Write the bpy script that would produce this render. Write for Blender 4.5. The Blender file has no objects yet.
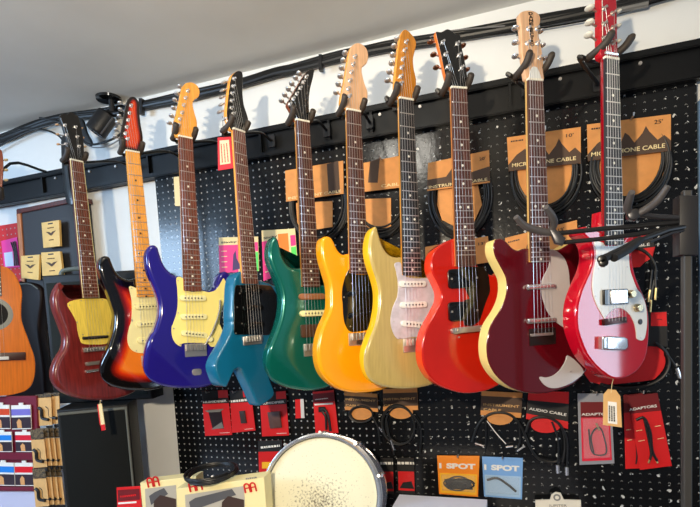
import bpy, bmesh, math, random
import numpy as np
from mathutils import Vector, Matrix
from mathutils.geometry import delaunay_2d_cdt
random.seed(7)
SC = bpy.context.scene
COL = SC.collection

# ------------------------------------------------------------------ camera
FPX, CX, CY = 480.0, 350.0, 354.0            # focal length and principal point in pixels of a 700 x 507 frame
Rv = Vector((1450, -51, -480)).normalized()
Dv = Vector((390, 6646, 480)); Dv = (Dv - Rv*Rv.dot(Dv)).normalized()
Nv = Rv.cross(Dv)
CAM = Vector((0, -1.63, 1.5))
def c2w(v): return Vector((Rv.dot(v), Nv.dot(v), -Dv.dot(v)))
cam_d = bpy.data.cameras.new('camera'); cam = bpy.data.objects.new('camera', cam_d); COL.objects.link(cam)
ax, ay, az = c2w(Vector((1, 0, 0))), c2w(Vector((0, -1, 0))), c2w(Vector((0, 0, -1)))
m3 = Matrix((ax, ay, az)).transposed()
cam.matrix_world = Matrix.Translation(CAM) @ m3.to_4x4()
cam_d.sensor_width = 36; cam_d.lens = FPX/700*36
cam_d.shift_y = (CY-253.5)/700; cam_d.shift_x = 0
cam_d.clip_start = .02
SC.camera = cam

# ------------------------------------------------------------------ world, lamps, exposure
SC.view_settings.view_transform = 'Standard'; SC.view_settings.look = 'None'
SC.view_settings.gamma = 1; SC.view_settings.exposure = 0.0
w = bpy.data.worlds.new('world'); SC.world = w; w.use_nodes = True
bg = w.node_tree.nodes['Background']; bg.inputs[0].default_value = (.70, .80, 1, 1); bg.inputs[1].default_value = .20
def area(name, loc, target, sx, sy, power, color):
    l = bpy.data.lights.new(name, 'AREA'); l.shape = 'RECTANGLE'; l.size = sx; l.size_y = sy
    l.energy = power; l.color = color
    o = bpy.data.objects.new(name, l); COL.objects.link(o); o.location = loc
    o.rotation_euler = (Vector(target)-Vector(loc)).to_track_quat('-Z', 'Y').to_euler(); return o
area('warm_lamp', (-.28, -2.0, 1.80), (-.5, 0, 1.9), .045, .045, 33, (1, .85, .63))
area('window_light_right', (2.3, -.74, 1.50), (.3, -.35, 1.5), .46, 1.3, 12, (.62, .80, 1))
area('window_light_left', (-2.7, -1.9, 2.05), (-1.2, 0, 2.0), .7, .6, 42, (.50, .72, 1))
area('ceiling_downlight', (-.50, -1.05, 2.41), (-.45, -.2, 1.8), .26, .26, 6.5, (1, .95, .84))

# ------------------------------------------------------------------ geometry kit
def ray(px, py): return c2w(Vector(((px-CX)/FPX, (py-CY)/FPX, 1)))
def PY(px, py, Y):
    d = ray(px, py); return CAM + d*((Y-CAM.y)/d.y)
def S(*segs):
    """traced points: (ox, oy, scale, [(x,y)...]) crops -> pixels of the photo frame"""
    out = []
    for ox, oy, sc, pts in segs: out += [(ox+x/sc, oy+y/sc) for x, y in pts]
    return out
def tag(o, label=None, cat=None, group=None, kind=None):
    if label: o['label'] = label
    if cat: o['category'] = cat
    if group: o['group'] = group
    if kind: o['kind'] = kind
    return o
def link(name, bm, mats, parent=None, sharp=35):
    bmesh.ops.recalc_face_normals(bm, faces=bm.faces)
    me = bpy.data.meshes.new(name); bm.to_mesh(me); bm.free()
    if not isinstance(mats, (list, tuple)): mats = [mats]
    for m in mats: me.materials.append(m)
    for p in me.polygons: p.use_smooth = True
    me.set_sharp_from_angle(angle=math.radians(sharp))
    o = bpy.data.objects.new(name, me); COL.objects.link(o)
    if parent: o.parent = parent
    return o
def catmull(p, n=6):
    out = []; N = len(p)
    for i in range(N):
        a, b, c, d = [np.array(p[(i+k) % N]) for k in (-1, 0, 1, 2)]
        for t in np.linspace(0, 1, n, endpoint=False):
            out.append(.5*((2*b)+(c-a)*t+(2*a-5*b+4*c-d)*t*t+(3*b-a-3*c+d)*t**3))
    return out
def chaikin(p, k=1, q=.12):
    for _ in range(k):
        o = []
        for i in range(len(p)):
            a, b = np.array(p[i]), np.array(p[(i+1) % len(p)])
            o += [a+(b-a)*q, b-(b-a)*q]
        p = o
    return p
def resample(p, step):
    p = [np.array(q) for q in p]; q = p+[p[0]]
    L = [0]
    for i in range(len(p)): L.append(L[-1]+np.linalg.norm(q[i+1]-q[i]))
    n = max(12, int(L[-1]/step)); ts = np.linspace(0, L[-1], n, endpoint=False)
    a = np.array(q)
    return [np.array((np.interp(t, L, a[:, 0]), np.interp(t, L, a[:, 1]))) for t in ts]
def ccw(p):
    s = sum(p[i][0]*p[(i+1) % len(p)][1]-p[(i+1) % len(p)][0]*p[i][1] for i in range(len(p)))
    return p if s > 0 else p[::-1]
def inset(p, d):
    n = len(p); out = []
    for i in range(n):
        a, b, c = p[i-1], p[i], p[(i+1) % n]
        e1 = b-a; e2 = c-b
        e1 = e1/(np.linalg.norm(e1)+1e-9); e2 = e2/(np.linalg.norm(e2)+1e-9)
        n1 = np.array((-e1[1], e1[0])); n2 = np.array((-e2[1], e2[0]))
        m = n1+n2; l = np.linalg.norm(m); m = m/(l+1e-9)
        out.append(b+m*d/max(.5, m.dot(n1)))
    return out
def prism_bm(bm, p, w0, w1, r=0, seg=3, rb=None, side_mat=0, face_mat=0):
    """closed outline p extruded from w0 (back) to w1 (front), front edge rounded by r"""
    p = ccw([np.array(q) for q in p]); rb = r*.5 if rb is None else rb
    rings = []
    if rb > 0:
        for k in range(seg, -1, -1):
            a = k/seg*math.pi/2; rings.append((rb*(1-math.cos(a)), w0+rb*(1-math.sin(a))))
    else: rings.append((0, w0))
    if r > 0:
        for k in range(seg+1):
            a = k/seg*math.pi/2; rings.append((r*(1-math.cos(a)), w1-r*(1-math.sin(a))))
    else: rings.append((0, w1))
    vs = [[bm.verts.new((q[0], q[1], wz)) for q in (inset(p, i) if i else p)] for i, wz in rings]
    n = len(p)
    f = bm.faces.new(vs[0][::-1]); f.material_index = side_mat
    for a, b in zip(vs, vs[1:]):
        for i in range(n):
            f = bm.faces.new((a[i], a[(i+1) % n], b[(i+1) % n], b[i])); f.material_index = side_mat
    f = bm.faces.new(vs[-1]); f.material_index = face_mat
def tube_bm(bm, pts, r, n=8, cap=True):
    pts = [Vector(p) for p in pts]; rr = r if isinstance(r, (list, tuple)) else [r]*len(pts)
    prev = None; rings = []
    for i, p in enumerate(pts):
        t = (pts[min(i+1, len(pts)-1)]-pts[max(i-1, 0)])
        if t.length < 1e-9: t = Vector((0, 0, 1))
        t.normalize()
        if prev is None:
            u = t.orthogonal().normalized()
        else:
            u = (prev-t*prev.dot(t)).normalized()
        prev = u; v = t.cross(u)
        rings.append([bm.verts.new(p+(u*math.cos(2*math.pi*k/n)+v*math.sin(2*math.pi*k/n))*rr[i]) for k in range(n)])
    for a, b in zip(rings, rings[1:]):
        for i in range(n): bm.faces.new((a[i], a[(i+1) % n], b[(i+1) % n], b[i]))
    if cap: bm.faces.new(rings[0][::-1]); bm.faces.new(rings[-1])
def smooth3(pts, n=6):
    pts = [np.array(p, float) for p in pts]; q = [2*pts[0]-pts[1]]+pts+[2*pts[-1]-pts[-2]]; out = []
    for i in range(1, len(q)-2):
        a, b, c, d = q[i-1:i+3]
        for t in np.linspace(0, 1, n, endpoint=False):
            out.append(.5*((2*b)+(c-a)*t+(2*a-5*b+4*c-d)*t*t+(3*b-a-3*c+d)*t**3))
    out.append(pts[-1]); return out
def rrect(cx, cy, w, h, r, ang=0, n=4):
    o = []
    for sx, sy, a0 in ((1, 1, 0), (-1, 1, 90), (-1, -1, 180), (1, -1, 270)):
        for k in range(n+1):
            a = math.radians(a0+90*k/n)
            o.append((sx*(w/2-r)+r*math.cos(a), sy*(h/2-r)+r*math.sin(a)))
    c, s = math.cos(ang), math.sin(ang)
    return [(cx+x*c-y*s, cy+x*s+y*c) for x, y in o]
def circ(cx, cy, r, n=24, ry=None):
    ry = ry or r
    return [(cx+r*math.cos(2*math.pi*k/n), cy+ry*math.sin(2*math.pi*k/n)) for k in range(n)]

class Frame:
    """a thing: an Empty with its own axes (u right, v up, w out of the face), placed where the thing stands"""
    def __init__(s, name, label, cat, px, py, Y, phi=0, down=None, tilt=0, group=None, root=True):
        s.o = PY(px, py, Y)
        W = Vector((math.sin(phi)*math.cos(tilt), -math.cos(phi)*math.cos(tilt), math.sin(tilt)))
        if down:
            s.W = W; q = s.hit(down[0], down[1], 0); V = (s.o-q).normalized()
        else:
            V = (Vector((0, 0, 1))-W*W.z).normalized()
        s.U = V.cross(W).normalized(); s.V = V; s.W = W
        s.M = Matrix((s.U, s.V, s.W)).transposed().to_4x4(); s.M.translation = s.o
        s.Mi = s.M.inverted()
        s.root = None
        if root:
            s.root = bpy.data.objects.new(name, None); COL.objects.link(s.root); s.root.empty_display_size = .03
            s.root.matrix_world = s.M; tag(s.root, label, cat, group)
    def hit(s, px, py, w):
        d = ray(px, py); o = s.o+s.W*w
        return CAM+d*((o-CAM).dot(s.W)/d.dot(s.W))
    def loc(s, px, py, w=0):
        q = s.Mi @ s.hit(px, py, w); return np.array((q.x, q.y))
    def L3(s, px, py, w=0):
        a = s.loc(px, py, w); return (a[0], a[1], w)
    def world(s, p): return tuple(s.Mi @ Vector(p))
    def fit(s, pxs, w): return [s.loc(x, y, w) for x, y in pxs]
    def plate(s, name, pts, w0, w1, mats, r=0, seg=3, rb=None, parent=None, smooth=0, step=None, px=True, side=0, face=0, chaik=0):
        p = s.fit(pts, w1) if px else [np.array(q) for q in pts]
        if smooth: p = catmull(p, smooth)
        if chaik: p = chaikin(p, chaik)
        if step: p = resample(p, step)
        bm = bmesh.new(); prism_bm(bm, p, w0, w1, r, seg, rb, side, face)
        return link(name, bm, mats, parent or s.root)
    def tube(s, name, pts, r, mat, n=8, parent=None, px=True, smooth=0, tip=None):
        p = [s.L3(*q) for q in pts] if px else pts
        if smooth:
            if isinstance(r, (list, tuple)): r = list(np.interp(np.linspace(0, 1, (len(p)-1)*smooth+1), np.linspace(0, 1, len(p)), r))
            p = smooth3(p, smooth)
        bm = bmesh.new(); tube_bm(bm, p, r, n)
        return link(name, bm, mat, parent or s.root)
    def text(s, string, a, b, w, mat, h=None, name='lettering', parent=None, depth=.0006, px=True, bold=0):
        A = s.loc(a[0], a[1], w) if px else np.array(a); B = s.loc(b[0], b[1], w) if px else np.array(b)
        if string == '~':                       # print too small to read in the photo: short dashes
            e = B-A; L = np.linalg.norm(e); e = e/L; nn = np.array((-e[1], e[0])); h = h or .003; x = 0; rg = random.Random(int(L*1e6)); bm = bmesh.new()
            while x < L:
                d_ = min(rg.uniform(.5, 1.6)*h, L-x)
                prism_bm(bm, [A+e*x, A+e*(x+d_), A+e*(x+d_)+nn*h, A+e*x+nn*h], w, w+depth); x += d_+.35*h
            return link('small_print', bm, mat, parent or s.root)
        cu = bpy.data.curves.new('t', 'FONT'); cu.body = string; cu.extrude = .02; cu.offset = bold
        t = bpy.data.objects.new('t', cu); COL.objects.link(t); bpy.context.view_layer.update()
        dg = bpy.context.evaluated_depsgraph_get(); me = bpy.data.meshes.new_from_object(t.evaluated_get(dg))
        COL.objects.unlink(t); bpy.data.objects.remove(t)
        xs = [v.co.x for v in me.vertices]; ys = [v.co.y for v in me.vertices]
        x0, x1, y0, y1 = min(xs), max(xs), min(ys), max(ys)
        e = B-A; L = np.linalg.norm(e); e = e/L; nn = np.array((-e[1], e[0]))
        k = L/(x1-x0); kh = h/(y1-y0) if h else k
        for v in me.vertices:
            q = A+e*(v.co.x-x0)*k+nn*(v.co.y-y0)*kh
            v.co = (q[0], q[1], w+(v.co.z+.02)/.04*depth)
        me.materials.clear(); me.materials.append(mat)
        o = bpy.data.objects.new(name, me); COL.objects.link(o); o.parent = parent or s.root; return o

# ------------------------------------------------------------------ materials
def lin(c):
    return tuple(((v/255)/12.92 if v/255 <= .04045 else ((v/255+.055)/1.055)**2.4) for v in c)+(1,)
MATS = {}
def mat(name, rgb, rough=.5, metal=0, coat=0, spec=.5, grain=0, noise=0, nscale=20, bump=0, emit=0, rgb2=None, gscale=(60, 6, 60)):
    if name in MATS: return MATS[name]
    m = bpy.data.materials.new(name); m.use_nodes = True; nt = m.node_tree; b = nt.nodes['Principled BSDF']
    b.inputs['Base Color'].default_value = lin(rgb); b.inputs['Roughness'].default_value = rough
    b.inputs['Metallic'].default_value = metal; b.inputs['Coat Weight'].default_value = coat
    b.inputs['Coat Roughness'].default_value = .05; b.inputs['Specular IOR Level'].default_value = spec
    if grain or noise or bump:
        tc = nt.nodes.new('ShaderNodeTexCoord'); mp = nt.nodes.new('ShaderNodeMapping'); nz = nt.nodes.new('ShaderNodeTexNoise')
        nt.links.new(tc.outputs['Object'], mp.inputs[0]); nt.links.new(mp.outputs[0], nz.inputs['Vector'])
        if grain: mp.inputs['Scale'].default_value = gscale; nz.inputs['Scale'].default_value = 3; nz.inputs['Detail'].default_value = 5
        else: nz.inputs['Scale'].default_value = nscale; nz.inputs['Detail'].default_value = 4
        a = grain or noise
        if a:
            cr = nt.nodes.new('ShaderNodeValToRGB'); nt.links.new(nz.outputs[0], cr.inputs[0])
            c2 = rgb2 or tuple(v*(1-a) for v in rgb)
            cr.color_ramp.elements[0].position = .35; cr.color_ramp.elements[0].color = lin(c2)
            cr.color_ramp.elements[1].position = .62; cr.color_ramp.elements[1].color = lin(rgb)
            nt.links.new(cr.outputs[0], b.inputs['Base Color'])
        if bump:
            bp = nt.nodes.new('ShaderNodeBump'); bp.inputs['Strength'].default_value = bump; bp.inputs['Distance'].default_value = .002
            nt.links.new(nz.outputs[0], bp.inputs['Height']); nt.links.new(bp.outputs[0], b.inputs['Normal'])
    if emit:
        b.inputs['Emission Color'].default_value = lin(rgb); b.inputs['Emission Strength'].default_value = emit
    MATS[name] = m; return m
def burst(name, stops):
    """stained sunburst: pigment by distance from the body's edge (0..60 mm)"""
    m = bpy.data.materials.new(name); m.use_nodes = True; nt = m.node_tree; b = nt.nodes['Principled BSDF']
    at = nt.nodes.new('ShaderNodeAttribute'); at.attribute_name = 'edge'
    cr = nt.nodes.new('ShaderNodeValToRGB'); nt.links.new(at.outputs['Fac'], cr.inputs[0]); nt.links.new(cr.outputs[0], b.inputs['Base Color'])
    e = cr.color_ramp.elements; e[0].position = stops[0][0]; e[0].color = lin(stops[0][1]); e[1].position = stops[-1][0]; e[1].color = lin(stops[-1][1])
    for p, c in stops[1:-1]:
        q = e.new(p); q.color = lin(c)
    b.inputs['Roughness'].default_value = .12; b.inputs['Coat Weight'].default_value = .6; b.inputs['Coat Roughness'].default_value = .04
    MATS[name] = m; return m
CHROME = mat('chrome', (232, 232, 234), .22, .85)
STEEL = mat('worn_nickel', (196, 190, 184), .32, .8)
STRING = mat('string_steel', (200, 198, 195), .35, .9)
BLACK = mat('black_gloss', (12, 12, 13), .12, coat=.5)
BLACKM = mat('black_satin', (20, 20, 22), .45)
RUBBER = mat('black_rubber', (52, 44, 38), .6)
ROSE = mat('rosewood', (88, 48, 36), .45, grain=.45, gscale=(60, 5, 60))
ROSEL = mat('rosewood_pale', (116, 60, 42), .45, grain=.35, gscale=(60, 5, 60))
EBONY = mat('ebony', (34, 32, 34), .4, grain=.3)
MAPLE = mat('amber_maple', (238, 166, 74), .2, coat=.5, grain=.10, gscale=(40, 4, 40))
MAPLEP = mat('pale_maple', (220, 176, 138), .35, grain=.10, gscale=(50, 4, 50))
PEARL = mat('inlay_white', (225, 222, 210), .4)
DOTB = mat('inlay_black', (25, 18, 12), .4)
CREAM = mat('cream_plastic', (238, 230, 172), .3, coat=.2)
MINT = mat('mint_cream_plastic', (240, 224, 134), .3, coat=.2)
YPLAS = mat('yellowed_plastic', (250, 222, 96), .35, grain=.08)
WHITEP = mat('white_plastic', (226, 228, 226), .22, coat=.3)
LILAC = mat('pearl_white_plastic', (202, 196, 208), .3, coat=.2, noise=.08, nscale=60)
BONE = mat('nut_bone', (228, 224, 208), .4)
# ------------------------------------------------------------------ the room
def wallbox(name, x0, x1, y0, y1, z0, z1, m, **kw):
    bm = bmesh.new(); bmesh.ops.create_cube(bm, size=1)
    for v in bm.verts:
        v.co = (x0+(v.co.x+.5)*(x1-x0), y0+(v.co.y+.5)*(y1-y0), z0+(v.co.z+.5)*(z1-z0))
    o = link(name, bm, m)
    for k, v in kw.items(): o[k] = v
    return o
WALLW = mat('white_wall_paint', (232, 232, 228), .6, noise=.03, nscale=3)
CEILM = mat('ceiling_paint', (214, 212, 206), .8, noise=.05, nscale=2)
CEIL = 2.439
wallbox('wall_back', -4.2, 1.6, .03, .13, 0, 2.6, WALLW, kind='structure')
wallbox('ceiling', -4.2, 2.6, -3.6, .03, CEIL, CEIL+.1, CEILM, kind='structure')
wallbox('floor', -4.2, 2.6, -3.6, .13, -.1, 0, mat('floor_boards', (96, 76, 58), .5, grain=.2), kind='structure')

# black pegboard with drilled holes on a one inch grid
def peg_material(name, base, hole, rough, chips, lx=0, bump=.25):
    m = bpy.data.materials.new(name); m.use_nodes = True; nt = m.node_tree; b = nt.nodes['Principled BSDF']; N = nt.nodes; K = nt.links
    tc = N.new('ShaderNodeTexCoord'); sp = N.new('ShaderNodeSeparateXYZ'); K.new(tc.outputs['Object'], sp.inputs[0])
    def math_(op, a, b_=None, c=None):
        n = N.new('ShaderNodeMath'); n.operation = op
        for i, v in enumerate((a, b_, c)):
            if v is None: continue
            if isinstance(v, (int, float)): n.inputs[i].default_value = v
            else: K.new(v, n.inputs[i])
        return n.outputs[0]
    def cell(s):
        return math_('SUBTRACT', math_('FRACT', math_('ADD', math_('DIVIDE', s, .0254), 500.0)), .5)
    cx, cz = cell(sp.outputs[0]), cell(sp.outputs[2])
    d = math_('SQRT', math_('ADD', math_('MULTIPLY', cx, cx), math_('MULTIPLY', cz, cz)))
    hmask = math_('LESS_THAN', d, .125)
    west = math_('LESS_THAN', sp.outputs[0], -.45)
    # light painted into the holes: bright crescents, whole bright dots in the west
    d2 = math_('SQRT', math_('ADD', math_('MULTIPLY', cx, cx), math_('POWER', math_('ADD', cz, .05), 2.0)))
    hole_glint = math_('MULTIPLY', hmask, math_('MAXIMUM', west, math_('GREATER_THAN', d2, .10)))
    nz = N.new('ShaderNodeTexNoise'); nz.inputs['Scale'].default_value = 55; nz.inputs['Detail'].default_value = 2; K.new(tc.outputs['Object'], nz.inputs['Vector'])
    nz2 = N.new('ShaderNodeTexNoise'); nz2.inputs['Scale'].default_value = 3.2; K.new(tc.outputs['Object'], nz2.inputs['Vector'])
    thr = math_('ADD', math_('SUBTRACT', chips, math_('MULTIPLY', nz2.outputs[0], .32)), math_('MULTIPLY', west, .2))
    near = math_('LESS_THAN', d, .30)
    chip = math_('MULTIPLY', math_('GREATER_THAN', nz.outputs[0], thr), near)
    mx1 = N.new('ShaderNodeMix'); mx1.data_type = 'RGBA'; mx1.inputs[6].default_value = lin(base); mx1.inputs[7].default_value = lin(hole); K.new(hmask, mx1.inputs[0])
    mx2 = N.new('ShaderNodeMix'); mx2.data_type = 'RGBA'; mx2.inputs[7].default_value = lin((200, 200, 196)); K.new(mx1.outputs[2], mx2.inputs[6])
    K.new(math_('MAXIMUM', math_('MULTIPLY', hole_glint, math_('ADD', math_('MULTIPLY', west, .25), .32)), chip), mx2.inputs[0]); K.new(mx2.outputs[2], b.inputs['Base Color'])
    b.inputs['Roughness'].default_value = rough; b.inputs['Specular IOR Level'].default_value = .35
    nz3 = N.new('ShaderNodeTexNoise'); nz3.inputs['Scale'].default_value = 90; K.new(tc.outputs['Object'], nz3.inputs['Vector'])
    bp = N.new('ShaderNodeBump'); bp.inputs['Strength'].default_value = bump; bp.inputs['Distance'].default_value = .002
    K.new(math_('SUBTRACT', math_('MULTIPLY', nz3.outputs[0], .5), hmask), bp.inputs['Height']); K.new(bp.outputs[0], b.inputs['Normal'])
    return m
PEG = peg_material('black_pegboard', (19, 20, 22), (6, 6, 6), .17, .80, bump=.22)
PEG2 = peg_material('charcoal_pegboard', (48, 48, 51), (14, 14, 14), .5, 1.2)
PEG3 = peg_material('red_pegboard', (206, 40, 44), (60, 10, 12), .5, 1.2)
xl = PY(155, 180, 0).x
seams = [xl, -.62, .0, PY(697, 130, 0).x]
o = wallbox('pegboard', xl, PY(697, 130, 0).x, 0, .0295, .45, 2.19, PEG)
tag(o, 'big black pegboard with scratched holes, on the wall behind the hanging guitars', 'pegboard')

# steel rail the guitar hangers are fixed to
RT, RB = 2.2047, 2.1015
RAILM = mat('black_painted_steel', (10, 11, 13), .42, spec=.3, noise=.3, nscale=9)
fr = Frame('wall_rail', 'long black steel channel rail running under the white strip of wall, carrying the hangers', 'rail', 350, 109, -.028)
rx0, rx1 = -4.0, 1.5
def wbar(fr, name, x0, x1, y0, y1, z0, z1, m, parent=None, bev=0):
    bm = bmesh.new(); bmesh.ops.create_cube(bm, size=1)
    for v in bm.verts:
        q = Vector((x0+(v.co.x+.5)*(x1-x0), y0+(v.co.y+.5)*(y1-y0), z0+(v.co.z+.5)*(z1-z0))); v.co = fr.Mi @ q
    if bev: bmesh.ops.bevel(bm, geom=bm.edges[:], offset=bev, segments=2, affect='EDGES')
    return link(name, bm, m, parent or fr.root)
wbar(fr, 'web', rx0, rx1, -.012, .0, RB, RT, RAILM)
wbar(fr, 'top_flange', rx0, rx1, -.030, -.012, RT-.020, RT, RAILM, bev=.003)
wbar(fr, 'bottom_flange', rx0, rx1, -.030, -.012, RB, RB+.016, RAILM, bev=.003)
for i, px in enumerate((56, 90, 116, 240, 300, 380, 420, 560, 640)):
    a = PY(px, 109+(350-px)*.2+12, -.012)
    bm = bmesh.new(); tube_bm(bm, [fr.world((a.x, -.012, RT-.03)), fr.world((a.x, -.017, RT-.03))], .005, 8); link('bolt', bm, STEEL, fr.root)
for px in (45, 150, 262, 330, 372, 455, 510):
    a = PY(px, 109+(350-px)*.2+18, -.012)
    wbar(fr, 'web_bracket', a.x-.004, a.x+.004, -.026, -.012, RB+.016, RT-.02, RAILM)
# ------------------------------------------------------------------ electric guitars
def body_mesh(fr, p2, wf, wb, r, mats, contour=None, step=.005, grid=.010, side=0, seg=5, rb=None, parent=None, nm='body'):
    p = ccw(resample(p2, step)); n = len(p); bm = bmesh.new(); rb = r*.7 if rb is None else rb
    drop = contour or (lambda u, v: 0)
    lay = bm.verts.layers.float.new('edge')
    def ring(i, wz, front):
        out = []
        for q in (inset(p, i) if i else p):
            v = bm.verts.new((q[0], q[1], wz-(drop(q[0], q[1]) if front else 0))); v[lay] = i/.06; out.append(v)
        return out
    R = [ring(rb+.002, wb, 0)]
    for k in range(seg, -1, -1):
        a = k/seg*math.pi/2; R.append(ring(rb*(1-math.cos(a)), wb+rb*(1-math.sin(a)), 0))
    nb = len(R)
    for k in range(seg+1):
        a = k/seg*math.pi/2; R.append(ring(r*(1-math.cos(a)), wf-r*(1-math.sin(a)), 1))
    R.append(ring(r+.0012, wf, 1))
    bm.faces.new(R[0][::-1]).material_index = side
    for j, (a, b) in enumerate(zip(R, R[1:])):
        for i in range(n):
            f = bm.faces.new((a[i], a[(i+1) % n], b[(i+1) % n], b[i])); f.material_index = side if j < nb+(1 if side else 0) else 0
    top = R[-1]; T = np.array([(v.co.x, v.co.y) for v in top])
    us = np.arange(T[:, 0].min(), T[:, 0].max(), grid); vs = np.arange(T[:, 1].min(), T[:, 1].max(), grid)
    P = np.array(p); Q = np.roll(P, -1, 0); gp = []
    def dist(x):
        e = Q-P; t = np.clip(((x-P)*e).sum(1)/((e*e).sum(1)+1e-12), 0, 1); return np.sqrt((((P+e*t[:, None])-x)**2).sum(1).min())
    def inside(x):
        c = ((P[:, 1] > x[1]) != (Q[:, 1] > x[1])) & (x[0] < (Q[:, 0]-P[:, 0])*(x[1]-P[:, 1])/(Q[:, 1]-P[:, 1]+1e-12)+P[:, 0]); return c.sum() % 2 == 1
    for j, v in enumerate(vs):
        for u in us:
            x = np.array((u+(grid/2 if j % 2 else 0), v))
            if inside(x):
                d = dist(x)
                if d > r+.0012+grid*.5: gp.append((x[0], x[1], d))
    ins = [Vector(q) for q in T]+[Vector(g[:2]) for g in gp]
    ov, oe, of, ovi, oei, ofi = delaunay_2d_cdt(ins, [(i, (i+1) % n) for i in range(n)], [], 1, 1e-6)
    mp = []
    for i, co in enumerate(ov):
        src = ovi[i][0] if ovi[i] else -1
        if 0 <= src < n: mp.append(top[src])
        else:
            d = gp[src-n][2] if src >= n else r
            v = bm.verts.new((co.x, co.y, wf-drop(co.x, co.y))); v[lay] = d/.06; mp.append(v)
    for f in of:
        try: bm.faces.new([mp[i] for i in f])
        except ValueError: pass
    return link(nm, bm, mats, parent or fr.root, sharp=50)

def contour_fn(fr, a, b, w, slope=.22, soft=.012):
    """forearm bevel: the part of the top beyond the line a-b falls away"""
    A, B = fr.loc(a[0], a[1], w), fr.loc(b[0], b[1], w); e = (B-A)/np.linalg.norm(B-A); n = np.array((e[1], -e[0]))
    if n[0] > 0: n = -n
    def f(u, v):
        d = (np.array((u, v))-A).dot(n)
        if d < -soft: return 0
        if d < soft: return slope*(d+soft)**2/(4*soft)
        return slope*d
    return f

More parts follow.
